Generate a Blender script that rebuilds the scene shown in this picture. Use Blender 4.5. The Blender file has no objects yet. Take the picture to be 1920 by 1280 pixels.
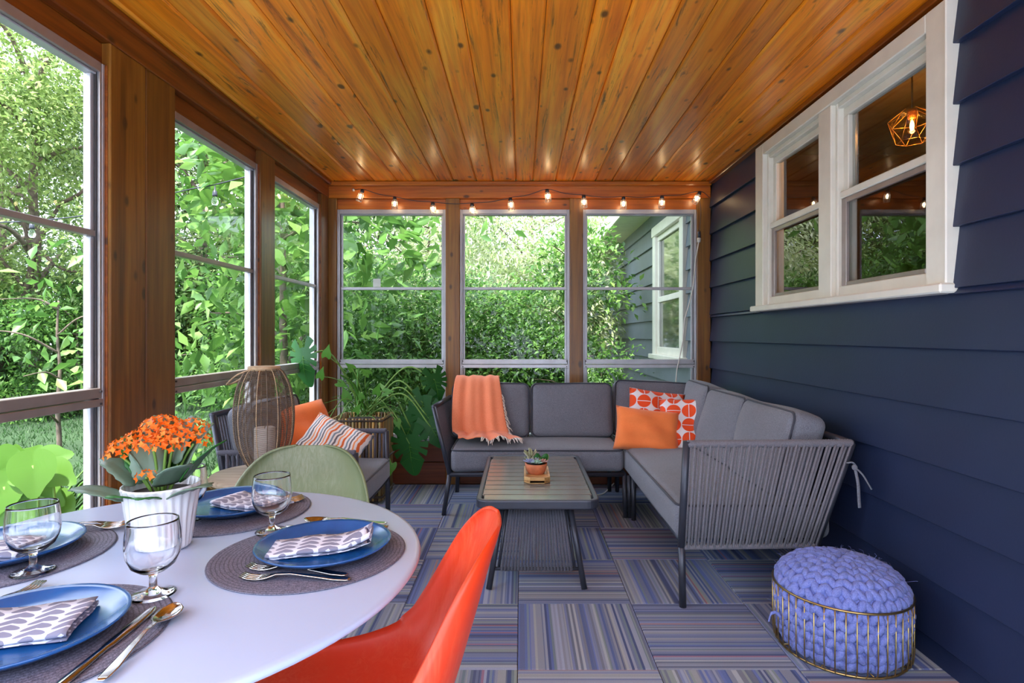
import bpy, math, random
import numpy as np
from mathutils import Vector, Matrix, Euler, Quaternion

R = random.Random(7)
PI = math.pi
sc = bpy.context.scene
C = bpy.context.collection

# ------------------------------------------------------------------ camera
F, CX, CY, CH = 1075.0, 977.0, 628.0, 1.187     # focal length and vanishing point in px of a 1920 wide frame, eye height
cam = bpy.data.cameras.new('camera')
cam.sensor_width = 36.0
cam.lens = F / 1920 * 36
cam.shift_x = (960 - CX) / 1920
cam.shift_y = (CY - 640) / 1920
cam.clip_start = 0.05
cam.clip_end = 200
camo = bpy.data.objects.new('camera', cam)
C.objects.link(camo)
camo.location = (0, 0, CH)
camo.rotation_euler = (PI / 2, 0, 0)
sc.camera = camo

# ------------------------------------------------------------------ world, sun, exposure
w = bpy.data.worlds.new('sky')
sc.world = w
w.use_nodes = True
bg = w.node_tree.nodes['Background']
bg.inputs[0].default_value = (0.72, 0.81, 1.0, 1)
bg.inputs[1].default_value = 1.1
sun = bpy.data.lights.new('sun', 'SUN')
sun.energy = 2.2
sun.angle = math.radians(2.0)
sun.color = (1.0, 0.965, 0.88)
suno = bpy.data.objects.new('sun', sun)
C.objects.link(suno)
suno.rotation_euler = Vector((0.15, 0.45, -1.0)).to_track_quat('-Z', 'Y').to_euler()
sc.view_settings.view_transform = 'Standard'
sc.view_settings.look = 'None'
sc.view_settings.gamma = 1.0
sc.view_settings.use_curve_mapping = False
sc.view_settings.exposure = 2.68
sc.cycles.transparent_max_bounces = 24
sc.cycles.max_bounces = 18
sc.cycles.diffuse_bounces = 5
sc.cycles.glossy_bounces = 5
sc.cycles.transmission_bounces = 18
sc.cycles.caustics_reflective = False
sc.cycles.sample_clamp_indirect = 6.0
sc.cycles.use_denoising = True

# ------------------------------------------------------------------ helpers: shapes
def at(px, py, y):
    return Vector(((px - CX) / F * y, y, CH - (py - CY) / F * y))


def on(px, py, z):
    y = (CH - z) * F / (py - CY)
    return Vector(((px - CX) / F * y, y, z))


class MB:
    def __init__(s):
        s.v, s.f, s.s = [], [], []

    def add(s, vs, fs, smooth=True, M=None):
        o = len(s.v)
        if M is not None:
            vs = [M @ Vector(p) for p in vs]
        s.v += [tuple(p) for p in vs]
        s.f += [tuple(i + o for i in f) for f in fs]
        s.s += [smooth] * len(fs)
        return s

    def box(s, a, b, bev=0.0, M=None):
        x0, y0, z0 = [min(p, q) for p, q in zip(a, b)]
        x1, y1, z1 = [max(p, q) for p, q in zip(a, b)]
        if bev <= 0:
            vs = [(x, y, z) for z in (z0, z1) for y in (y0, y1) for x in (x0, x1)]
            fs = [(0, 2, 3, 1), (4, 5, 7, 6), (0, 1, 5, 4), (2, 6, 7, 3), (0, 4, 6, 2), (1, 3, 7, 5)]
            return s.add(vs, fs, False, M)
        bev = min(bev, (x1 - x0) * .45, (y1 - y0) * .45, (z1 - z0) * .45)
        vs, fs, ix = [], [], {}
        for sx in (0, 1):
            for sy in (0, 1):
                for sz in (0, 1):
                    c = ((x0, x1)[sx], (y0, y1)[sy], (z0, z1)[sz])
                    inn = (bev if sx == 0 else -bev, bev if sy == 0 else -bev, bev if sz == 0 else -bev)
                    for ax in range(3):
                        p = [c[k] + (0 if k == ax else inn[k]) for k in range(3)]
                        ix[(sx, sy, sz, ax)] = len(vs)
                        vs.append(p)
        for ax in range(3):
            o = [k for k in range(3) if k != ax]
            for sd in (0, 1):
                q = []
                for (i, j) in ((0, 0), (1, 0), (1, 1), (0, 1)):
                    k = [0, 0, 0]
                    k[ax] = sd
                    k[o[0]] = i
                    k[o[1]] = j
                    q.append(ix[(*k, ax)])
                fs.append(tuple(q))
        for ax in range(3):
            o = [k for k in range(3) if k != ax]
            for i in (0, 1):
                for j in (0, 1):
                    k0 = [0, 0, 0]
                    k0[o[0]] = i
                    k0[o[1]] = j
                    k1 = list(k0)
                    k1[ax] = 1
                    fs.append((ix[(*k0, o[0])], ix[(*k1, o[0])], ix[(*k1, o[1])], ix[(*k0, o[1])]))
        for sx in (0, 1):
            for sy in (0, 1):
                for sz in (0, 1):
                    fs.append(tuple(ix[(sx, sy, sz, a)] for a in range(3)))
        return s.add(vs, fs, False, M)

    def prism(s, poly, axis, a0, a1, M=None, smooth=False):
        """poly: 2-D points in the plane of the two other axes, extruded along axis from a0 to a1"""
        n = len(poly)
        vs = []
        for a in (a0, a1):
            for (p, q) in poly:
                vs.append({0: (a, p, q), 1: (p, a, q), 2: (p, q, a)}[axis])
        fs = [(i, (i + 1) % n, n + (i + 1) % n, n + i) for i in range(n)]
        fs += [tuple(range(n)), tuple(range(2 * n - 1, n - 1, -1))]
        return s.add(vs, fs, smooth, M)

    def tube(s, path, r, n=8, closed=False, caps=True, M=None, flat=1.0):
        path = [Vector(p) for p in path]
        m = len(path)
        rs = r if isinstance(r, (list, tuple)) else [r] * m
        tans = []
        for i in range(m):
            if closed:
                t = path[(i + 1) % m] - path[i - 1]
            else:
                t = path[min(i + 1, m - 1)] - path[max(i - 1, 0)]
            if t.length < 1e-9:
                t = Vector((0, 0, 1))
            tans.append(t.normalized())
        up = Vector((0, 0, 1)) if abs(tans[0].z) < .9 else Vector((0, 1, 0))
        nrm = (up - tans[0] * up.dot(tans[0])).normalized()
        vs = []
        for i in range(m):
            if i:
                nrm = nrm - tans[i] * nrm.dot(tans[i])
                nrm = nrm.normalized() if nrm.length > 1e-6 else tans[i].orthogonal().normalized()
            b = tans[i].cross(nrm)
            for k in range(n):
                a = 2 * PI * k / n
                vs.append(path[i] + nrm * math.cos(a) * rs[i] * flat + b * math.sin(a) * rs[i])
        fs = []
        for i in range(m if closed else m - 1):
            j = (i + 1) % m
            for k in range(n):
                l = (k + 1) % n
                fs.append((i * n + k, i * n + l, j * n + l, j * n + k))
        if caps and not closed:
            fs.append(tuple(range(n - 1, -1, -1)))
            fs.append(tuple((m - 1) * n + k for k in range(n)))
        return s.add(vs, fs, True, M)

    def lathe(s, prof, n=32, M=None, fn=None, smooth=True):
        vs, fs = [], []
        m = len(prof)
        for k in range(n):
            a = 2 * PI * k / n
            for (r, z) in prof:
                rr = r if fn is None else r + fn(a, r, z)
                vs.append((rr * math.cos(a), rr * math.sin(a), z))
        for k in range(n):
            l = (k + 1) % n
            for i in range(m - 1):
                fs.append((k * m + i, l * m + i, l * m + i + 1, k * m + i + 1))
        fs.append(tuple(k * m for k in range(n - 1, -1, -1)))
        fs.append(tuple(k * m + m - 1 for k in range(n)))
        return s.add(vs, fs, smooth, M)

    def grid(s, fn, nu, nv, closeu=False, closev=False, M=None):
        vs = [fn(i / (nu if closeu else nu - 1), j / (nv if closev else nv - 1)) for i in range(nu) for j in range(nv)]
        fs = []
        for i in range(nu if closeu else nu - 1):
            for j in range(nv if closev else nv - 1):
                i2, j2 = (i + 1) % nu, (j + 1) % nv
                fs.append((i * nv + j, i2 * nv + j, i2 * nv + j2, i * nv + j2))
        return s.add(vs, fs, True, M)

    def ball(s, c, rx, ry=None, rz=None, n=8, m=6, rot=None):
        ry = rx if ry is None else ry
        rz = rx if rz is None else rz
        vs, fs = [], []
        c = Vector(c)
        for i in range(1, m):
            t = PI * i / m
            for k in range(n):
                a = 2 * PI * k / n
                p = Vector((rx * math.sin(t) * math.cos(a), ry * math.sin(t) * math.sin(a), rz * math.cos(t)))
                if rot is not None:
                    p = rot @ p
                vs.append(c + p)
        pz = Vector((0, 0, rz))
        if rot is not None:
            pz = rot @ pz
        vs.append(c + pz)
        vs.append(c - pz)
        T, B = len(vs) - 2, len(vs) - 1
        for i in range(m - 2):
            for k in range(n):
                l = (k + 1) % n
                fs.append((i * n + k, (i + 1) * n + k, (i + 1) * n + l, i * n + l))
        for k in range(n):
            l = (k + 1) % n
            fs.append((T, k, l))
            fs.append((B, (m - 2) * n + l, (m - 2) * n + k))
        return s.add(vs, fs, True)

    def rbox(s, w, d, h, r, puff=0.0, puffb=0.0, wob=0.0, M=None, seed=1, inner=6, edge=3):
        """soft box centred on the origin with rounded edges and puffed faces"""
        H = (w / 2, d / 2, h / 2)
        r = min(r, h / 2 * .98)
        rr = random.Random(seed)
        ph = [rr.uniform(0, 6) for _ in range(6)]

        def coords(a):
            e = [-a + r * k / edge for k in range(edge)]
            m = [-(a - r) + 2 * (a - r) * k / inner for k in range(inner + 1)]
            return e + m + [-x for x in reversed(e)]
        cs = [coords(a) for a in H]
        ix, vs, fs = {}, [], []

        def vert(i, j, k):
            key = (i, j, k)
            if key in ix:
                return ix[key]
            p = Vector((cs[0][i], cs[1][j], cs[2][k]))
            q = Vector([max(-(H[a] - r), min(H[a] - r, p[a])) for a in range(3)])
            dd = p - q
            if dd.length > 1e-9:
                mx = max(abs(x) for x in dd)
                # spread the ring evenly over the quarter round
                dd = Vector([math.copysign(math.tan(abs(x) / r * PI / 4) if abs(x) < r - 1e-9 else 1.0, x) if abs(x) > 1e-9 else 0 for x in dd])
                dd = dd.normalized() * r
            p = q + dd
            u, v_ = p.x / H[0], p.y / H[1]
            g = max(0, 1 - u * u) * max(0, 1 - v_ * v_)
            t = p.z / H[2]
            p.z += (puff if t > 0 else puffb) * g * t
            g2 = max(0, 1 - u * u) * max(0, 1 - t * t)
            p.y += .35 * puff * g2 * v_
            p.x += .35 * puff * max(0, 1 - v_ * v_) * max(0, 1 - t * t) * u
            if wob:
                p.z += wob * (math.sin(9 * p.x + ph[0]) * math.sin(8 * p.y + ph[1]) + .5 * math.sin(21 * p.x + ph[2] + 9 * p.y)) * t
                p.y += wob * .7 * math.sin(11 * p.x + ph[3] + 5 * p.z)
                p.x += wob * .7 * math.sin(10 * p.y + ph[4] + 7 * p.z)
            ix[key] = len(vs)
            vs.append(p)
            return ix[key]
        n = [len(c) - 1 for c in cs]
        for (a, b, c_) in ((0, 1, 2), (1, 2, 0), (2, 0, 1)):
            for sd in (0, n[c_]):
                for i in range(n[a]):
                    for j in range(n[b]):
                        q = []
                        for (di, dj) in ((0, 0), (1, 0), (1, 1), (0, 1)):
                            k = [0, 0, 0]
                            k[a] = i + di
                            k[b] = j + dj
                            k[c_] = sd
                            q.append(vert(*k))
                        if sd == 0:
                            q.reverse()
                        fs.append(tuple(q))
        return s.add(vs, fs, True, M)


WORLD = set()


def obj(name, mb, m, parent=None, kind=None, label=None, mods=None):
    me = bpy.data.meshes.new(name)
    me.from_pydata(mb.v, [], mb.f)
    me.polygons.foreach_set('use_smooth', mb.s)
    if m is not None:
        me.materials.append(m)
    me.update()
    o = bpy.data.objects.new(name, me)
    C.objects.link(o)
    if parent is not None:
        o.parent = parent
        if parent.name in WORLD:
            o.location = -parent.location
    if kind:
        o['kind'] = kind
    if label:
        o['label'] = label
    return o


def thing(name, label, cat, loc=(0, 0, 0), rotz=0.0, group=None, world=False, rot=None):
    o = bpy.data.objects.new(name, None)
    C.objects.link(o)
    o.empty_display_size = .1
    o.location = loc
    o.rotation_euler = rot if rot is not None else (0, 0, rotz)
    o['label'] = label
    o['category'] = cat
    if group:
        o['group'] = group
    if world:
        WORLD.add(o.name)
    return o


def tag(o, label, cat, group=None):
    o['label'] = label
    o['category'] = cat
    if group:
        o['group'] = group
    return o


def place(o, loc, rot=(0, 0, 0)):
    o.location = loc
    o.rotation_euler = rot
    return o


def struct(name, mb, m, parent=None):
    o = obj(name, mb, m, parent)
    if parent is None:
        o['kind'] = 'structure'
    return o


def root(name):
    o = bpy.data.objects.new(name, None)
    C.objects.link(o)
    o['kind'] = 'structure'
    return o


def copy_tree(o, parent=None):
    c = o.copy()
    C.objects.link(c)
    if parent is not None:
        c.parent = parent
    for ch in list(o.children):
        copy_tree(ch, c)
    return c


def solid(o, t, off=0.0):
    m = o.modifiers.new('thickness', 'SOLIDIFY')
    m.thickness = t
    m.offset = off
    return o


def subsurf(o, n=1):
    m = o.modifiers.new('smooth', 'SUBSURF')
    m.levels = n
    m.render_levels = n
    return o


def spline(pts, n=8):
    """Catmull-Rom through pts"""
    P = [Vector(p) for p in pts]
    P = [P[0] * 2 - P[1]] + P + [P[-1] * 2 - P[-2]]
    out = []
    for i in range(1, len(P) - 2):
        for k in range(n):
            t = k / n
            a, b, c, d = P[i - 1], P[i], P[i + 1], P[i + 2]
            out.append(.5 * ((2 * b) + (c - a) * t + (2 * a - 5 * b + 4 * c - d) * t * t + (3 * b - a - 3 * c + d) * t ** 3))
    out.append(P[-2])
    return out


def lin(c):
    if isinstance(c, str):
        c = [int(c[i:i + 2], 16) for i in (0, 2, 4)]
    return tuple(((x / 255) / 12.92 if x / 255 <= .04045 else ((x / 255 + .055) / 1.055) ** 2.4) for x in c) + (1,)


# ------------------------------------------------------------------ helpers: materials
class NT:
    def __init__(s, name):
        s.m = bpy.data.materials.new(name)
        s.m.use_nodes = True
        s.t = s.m.node_tree
        s.b = s.t.nodes['Principled BSDF']
        s.out = s.t.nodes['Material Output']

    def n(s, typ, **kw):
        nd = s.t.nodes.new(typ)
        for k, v in kw.items():
            setattr(nd, k, v)
        return nd

    def l(s, a, b):
        s.t.links.new(a, b)

    def val(s, sock, v):
        if hasattr(v, 'is_output') or isinstance(v, bpy.types.NodeSocket):
            s.l(v, sock)
        else:
            sock.default_value = v

    def math(s, op, a, b=0.0, c=None):
        nd = s.n('ShaderNodeMath', operation=op)
        s.val(nd.inputs[0], a)
        s.val(nd.inputs[1], b)
        if c is not None:
            s.val(nd.inputs[2], c)
        return nd.outputs[0]

    def ramp(s, fac, stops, interp='LINEAR'):
        nd = s.n('ShaderNodeValToRGB')
        nd.color_ramp.interpolation = interp
        e = nd.color_ramp.elements
        while len(e) < len(stops):
            e.new(.5)
        for i, (p, c) in enumerate(stops):
            e[i].position = p
            e[i].color = c
        s.l(fac, nd.inputs[0])
        return nd.outputs[0]

    def mix(s, fac, a, b, mode='MIX'):
        nd = s.n('ShaderNodeMix', data_type='RGBA', blend_type=mode)
        s.val(nd.inputs[0], fac)
        s.val(nd.inputs[6], a)
        s.val(nd.inputs[7], b)
        return nd.outputs[2]

    def coord(s, kind='Object', scale=(1, 1, 1), rnd=0.0, rot=(0, 0, 0)):
        tc = s.n('ShaderNodeTexCoord')
        mp = s.n('ShaderNodeMapping')
        mp.inputs['Scale'].default_value = scale
        mp.inputs['Rotation'].default_value = rot
        src = tc.outputs[kind]
        if rnd:
            oi = s.n('ShaderNodeObjectInfo')
            add = s.n('ShaderNodeVectorMath', operation='ADD')
            cb = s.n('ShaderNodeCombineXYZ')
            r1 = s.math('MULTIPLY', oi.outputs['Random'], rnd)
            r2 = s.math('MULTIPLY', oi.outputs['Random'], rnd * 1.7)
            s.l(r1, cb.inputs[0])
            s.l(r2, cb.inputs[1])
            s.l(r1, cb.inputs[2])
            s.l(src, add.inputs[0])
            s.l(cb.outputs[0], add.inputs[1])
            src = add.outputs[0]
        s.l(src, mp.inputs[0])
        return mp.outputs[0]

    def noise(s, vec, scale, detail=4, rough=.55, dist=0.0):
        nd = s.n('ShaderNodeTexNoise')
        nd.inputs['Scale'].default_value = scale
        nd.inputs['Detail'].default_value = detail
        nd.inputs['Roughness'].default_value = rough
        nd.inputs['Distortion'].default_value = dist
        s.l(vec, nd.inputs['Vector'])
        return nd.outputs[0]

    def bump(s, h, strength=.2, dist=.01):
        nd = s.n('ShaderNodeBump')
        nd.inputs['Strength'].default_value = strength
        nd.inputs['Distance'].default_value = dist
        s.l(h, nd.inputs['Height'])
        s.l(nd.outputs[0], s.b.inputs['Normal'])

    def set(s, **kw):
        for k, v in kw.items():
            s.val(s.b.inputs[k.replace('_', ' ')], v)
        return s


def paint(name, c, rough=.5, metal=0.0, var=.08, scale=8.0, bump=0.0, bscale=60.0, spec=.5, coat=0.0):
    t = NT(name)
    co = t.coord()
    n = t.noise(co, scale, 3)
    col = lin(c)
    d = tuple(x * (1 - var * 2) for x in col[:3]) + (1,)
    u = tuple(min(1, x * (1 + var * 2)) for x in col[:3]) + (1,)
    t.l(t.ramp(n, [(.3, d), (.7, u)]), t.b.inputs['Base Color'])
    t.set(Roughness=rough, Metallic=metal)
    t.b.inputs['Specular IOR Level'].default_value = spec
    t.b.inputs['Coat Weight'].default_value = coat
    t.b.inputs['Coat Roughness'].default_value = .15
    if bump:
        t.bump(t.noise(co, bscale, 2), bump, .004)
    return t.m


def wood(name, dark, mid, light, axis, rough=.35, coat=.4, knots=True, grain=1.0, streak=.5, vary=.35):
    """grain runs along axis (0 x, 1 y, 2 z) of the object's coordinates"""
    t = NT(name)
    sc_ = [14.0, 14.0, 14.0]
    sc_[axis] = .9
    co = t.coord(scale=sc_, rnd=37.0)
    n1 = t.noise(co, 1.0 * grain, 5, .6, .6)
    sc2 = [55.0, 55.0, 55.0]
    sc2[axis] = 1.6
    co2 = t.coord(scale=sc2, rnd=11.0)
    n2 = t.noise(co2, 1.0 * grain, 4, .65)
    base = t.ramp(n1, [(.25, lin(dark)), (.48, lin(mid)), (.75, lin(light))])
    fine = t.ramp(n2, [(.33, (.55, .48, .40, 1)), (.56, (1, 1, 1, 1))])
    col = t.mix(.6, base, fine, 'MULTIPLY')
    # rare long dark streaks
    sc3 = [20.0, 20.0, 20.0]
    sc3[axis] = 1.1
    n3 = t.noise(t.coord(scale=sc3, rnd=91.0), 1.3, 6, .75, 1.0)
    st = t.ramp(n3, [(.56, (0, 0, 0, 1)), (.66, (streak, streak, streak, 1))])
    col = t.mix(st, col, lin('2a1608'))
    if knots:
        sk = [10.0, 10.0, 10.0]
        sk[axis] = 5.5
        vk = t.n('ShaderNodeTexVoronoi')
        vk.inputs['Scale'].default_value = 1.0
        vk.inputs['Randomness'].default_value = 1.0
        t.l(t.coord(scale=sk, rnd=53.0), vk.inputs['Vector'])
        nk = t.noise(t.coord(scale=(3, 3, 3), rnd=17.0), 1.0, 1)
        kd = t.math('ADD', vk.outputs['Distance'], t.math('MULTIPLY', nk, .42))
        kc = t.ramp(kd, [(.27, (1, 1, 1, 1)), (.36, (0, 0, 0, 1))])
        col = t.mix(t.math('MULTIPLY', kc, .85), col, lin('341a0a'))
    oi = t.n('ShaderNodeObjectInfo')
    v = t.math('ADD', t.math('MULTIPLY', oi.outputs['Random'], vary), 1 - vary / 2)
    hs = t.n('ShaderNodeHueSaturation')
    t.l(col, hs.inputs['Color'])
    t.l(v, hs.inputs['Value'])
    t.l(hs.outputs[0], t.b.inputs['Base Color'])
    t.set(Roughness=rough)
    t.b.inputs['Coat Weight'].default_value = coat
    t.b.inputs['Coat Roughness'].default_value = .24
    t.bump(n2, .10, .004)
    return t.m


def fabric(name, c, c2=None, var=.25, scale=330.0, rough=.95, bump=.25):
    t = NT(name)
    co = t.coord()
    n = t.noise(co, scale, 2, .7)
    big = t.noise(co, 7.0, 3)
    col = lin(c)
    col2 = lin(c2) if c2 else tuple(x * (1 - var) for x in col[:3]) + (1,)
    a = t.ramp(n, [(.35, col2), (.65, col)])
    a = t.mix(.35, a, t.ramp(big, [(.3, (.75, .75, .75, 1)), (.7, (1, 1, 1, 1))]), 'MULTIPLY')
    t.l(a, t.b.inputs['Base Color'])
    t.set(Roughness=rough)
    t.b.inputs['Specular IOR Level'].default_value = .2
    t.b.inputs['Sheen Weight'].default_value = .15
    t.bump(n, bump, .002)
    return t.m


def glass(name, r0, tint=(.97, .98, .97, 1), rough=0.0):
    """thin flat pane: see-through plus a mirror share that rises towards grazing angles"""
    t = NT(name)
    lw = t.n('ShaderNodeLayerWeight')
    lw.inputs[0].default_value = .5
    p = t.math('POWER', lw.outputs['Facing'], 5.0)
    fac = t.math('ADD', t.math('MULTIPLY', p, 1 - r0), r0)
    tr = t.n('ShaderNodeBsdfTransparent')
    tr.inputs[0].default_value = tint
    gl = t.n('ShaderNodeBsdfGlossy')
    gl.inputs['Roughness'].default_value = rough
    mx = t.n('ShaderNodeMixShader')
    t.l(fac, mx.inputs[0])
    t.l(tr.outputs[0], mx.inputs[1])
    t.l(gl.outputs[0], mx.inputs[2])
    t.l(mx.outputs[0], t.out.inputs[0])
    return t.m


def leafmat(name, ca, cb, cc, trans=.5, gloss=.25, tcol=None, rough=.4):
    """leaf: reflects and lets light through; each leaf (mesh island) has its own tint"""
    t = NT(name)
    g = t.n('ShaderNodeNewGeometry')
    col = t.ramp(g.outputs['Random Per Island'], [(0, lin(ca)), (.55, lin(cb)), (1, lin(cc))])
    t.l(col, t.b.inputs['Base Color'])
    t.set(Roughness=rough)
    t.b.inputs['Specular IOR Level'].default_value = gloss
    tl = t.n('ShaderNodeBsdfTranslucent')
    t.l(t.mix(.6, col, lin(tcol) if tcol else lin('9fc83c'), 'MIX') if tcol else col, tl.inputs[0])
    mx = t.n('ShaderNodeMixShader')
    mx.inputs[0].default_value = trans
    t.l(t.b.outputs[0], mx.inputs[1])
    t.l(tl.outputs[0], mx.inputs[2])
    t.l(mx.outputs[0], t.out.inputs[0])
    return t.m


def emit(name, c, strength):
    t = NT(name)
    t.b.inputs['Emission Color'].default_value = lin(c)
    t.b.inputs['Emission Strength'].default_value = strength
    t.b.inputs['Base Color'].default_value = lin(c)
    return t.m


def clear(name, c=(1, 1, 1, 1), ior=1.45, rough=0.0):
    t = NT(name)
    t.set(Roughness=rough)
    t.b.inputs['Base Color'].default_value = c
    t.b.inputs['Transmission Weight'].default_value = 1.0
    t.b.inputs['IOR'].default_value = ior
    return t.m


M = {}
M['ceil'] = wood('ceiling_pine', 'cc620a', 'f68c12', 'ffb63c', 1, rough=.40, coat=.40, vary=.45, streak=.75)
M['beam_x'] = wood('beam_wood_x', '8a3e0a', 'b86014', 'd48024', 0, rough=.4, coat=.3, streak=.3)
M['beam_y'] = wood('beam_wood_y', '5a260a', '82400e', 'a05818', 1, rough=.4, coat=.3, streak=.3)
M['post'] = wood('post_wood', '4e2c0a', '7a4a14', '946824', 2, rough=.42, coat=.25, streak=.25)
M['panel'] = wood('panel_wood', '4a1e0a', '723212', '8a4620', 0, rough=.45, coat=.2, streak=.5)
M['siding'] = paint('navy_siding_paint', '202a46', .42, var=.05, scale=3, bump=.08, bscale=90, spec=.45)
M['siding_daylit'] = paint('siding_paint_daylit', '6a727c', .5, var=.05, scale=3, bump=.08, bscale=90)  # same siding paint, outdoor daylight put into the paler colour
M['white'] = paint('white_trim_paint', 'e0dccf', .4, var=.03)
M['alu'] = paint('aluminium_frame', 'b9b7bd', .38, metal=.35, var=.05)
M['bronze'] = paint('bronze_frame', '9f948f', .35, metal=.4, var=.06)
M['track'] = paint('dark_track', '4a4648', .5, metal=.3, var=.05)
M['pane'] = glass('window_glass', .02)
M['pane_house'] = glass('house_window_glass', .13, tint=(.8, .82, .8, 1))
M['black'] = paint('charcoal_metal', '3d3f49', .38, metal=.35, var=.05)
M['cord'] = fabric('rope_cord', '8b878d', '5f5c64', scale=500)
M['cord_d'] = fabric('dark_rope_cord', '6d6b76', '484751', scale=500)
M['cush'] = fabric('charcoal_fabric', '8a8b94', '575963', scale=420)
M['pipe'] = fabric('piping_fabric', '4a4b55', '35363e', scale=420)
M['orange_p'] = fabric('orange_cotton', 'ff8e50', 'f47c3e', scale=500, bump=.1)
M['blanket'] = fabric('coral_throw_wool', 'fb9c74', 'e87c52', scale=420)
M['fringe'] = fabric('fringe_wool', 'eadfd6', 'd8c6ba', scale=300)
M['table'] = paint('white_table_laminate', 'aebad6', .32, var=.015, scale=3)
M['shell_o'] = None
M['steel'] = paint('cutlery_steel', 'c9c5c0', .14, metal=1.0, var=.03)
M['glassware'] = clear('drinking_glass')
M['terracotta'] = paint('terracotta', 'c0704a', .75, var=.12, scale=20)
M['soil'] = paint('potting_soil', '2c2018', .95, var=.2, scale=60, bump=.6)
M['traywood'] = wood('tray_wood', 'b8874e', 'd2a468', 'e2bb84', 0, rough=.5, coat=.1, knots=False)
M['pot'] = paint('white_ceramic', 'e8e6ea', .25, var=.02, coat=.3)
M['gold'] = paint('brass_wire', 'b79a62', .3, metal=1.0, var=.05)
M['rattan'] = paint('rattan_wire', '6d5a4a', .6, var=.15, scale=40)
M['rattan_l'] = paint('pale_cane', 'b99b78', .6, var=.12, scale=40)
M['candle'] = paint('candle_wax', 'f4e6dc', .5, var=.02)
M['grey_wood'] = wood('weathered_wood', '6f5d4c', '94816c', 'ab9983', 0, rough=.6, coat=0, knots=False)
M['leaf_k'] = leafmat('kalanchoe_leaf', '5f7263', '6c8270', '7c907c', .15, .35)
M['leaf_kd'] = leafmat('kalanchoe_dark_leaf', '1f5a24', '2c6e2c', '397a36', .2, .4)
M['stem'] = paint('green_stem', '6f9440', .6, var=.1)
M['fl_o'] = leafmat('orange_petal', 'f0620f', 'f57a24', 'fa9a4a', .3, .2)
M['monstera'] = leafmat('monstera_leaf', '1a4a1c', '245a24', '30702c', .3, .3, rough=.45)
M['pothos'] = leafmat('pothos_leaf', '3f7a28', '568f34', '78a84c', .35, .3)
M['darkwood'] = wood('dark_dowel', '4a2412', '6b3a1e', '7d4a2a', 2, rough=.5, coat=.1, knots=False)
M['lampbulb'] = emit('lit_bulb', 'ffd9a0', 7.0)
M['filament'] = emit('lit_filament', 'ffc46a', 40.0)
M['amber'] = glass('amber_glass', .10, tint=(1.0, .72, .34, 1))
M['coldbulb'] = clear('unlit_bulb_glass', (.95, .97, 1, 1))
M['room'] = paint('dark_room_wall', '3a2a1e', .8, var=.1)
M['cable'] = paint('white_cable', 'd9d3ca', .5, var=.03)
M['tree'] = paint('bark', '6a5c50', .9, var=.25, scale=9, bump=.7, bscale=25)
M['bark_d'] = paint('dark_bark', '4a3c30', .9, var=.25, scale=9, bump=.7, bscale=25)


def shellmat(name, c, c2, streak):
    t = NT(name)
    n = t.noise(t.coord(scale=(60, 60, 5)), 1.0, 5, .7, 1.5)
    n2 = t.noise(t.coord(), 5.0, 4)
    a = t.ramp(n, [(.42, lin(c)), (.75, lin(c2))])
    b = t.mix(t.ramp(n2, [(.4, (0, 0, 0, 1)), (.8, (streak, streak, streak, 1))]), lin(c), a)
    t.l(b, t.b.inputs['Base Color'])
    t.set(Roughness=.42)
    return t.m


M['shell_o'] = shellmat('orange_fiberglass', 'd83a14', 'ee7a54', .9)
M['shell_g'] = shellmat('sage_fiberglass', '6c7752', '989d86', 1.0)
M['plate'] = paint('blue_glaze', '19508f', .22, var=.10, scale=12, coat=.4)


def matmat():
    t = NT('placemat_weave')
    co = t.coord()
    s = t.n('ShaderNodeSeparateXYZ')
    t.l(co, s.inputs[0])
    r = t.math('SQRT', t.math('ADD', t.math('MULTIPLY', s.outputs[0], s.outputs[0]), t.math('MULTIPLY', s.outputs[1], s.outputs[1])))
    n = t.noise(co, 420, 2, .7)
    a = t.ramp(n, [(.35, lin('4e4c5e')), (.65, lin('827f92'))])
    ring = t.math('FRACT', t.math('MULTIPLY', r, 1 / .0075))
    rc = t.ramp(ring, [(0, (.45, .45, .45, 1)), (.25, (1, 1, 1, 1)), (.8, (1, 1, 1, 1)), (1, (.45, .45, .45, 1))])
    t.l(t.mix(1.0, a, rc, 'MULTIPLY'), t.b.inputs['Base Color'])
    t.set(Roughness=.7)
    t.bump(n, .3, .002)
    return t.m


M['mat'] = matmat()


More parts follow.
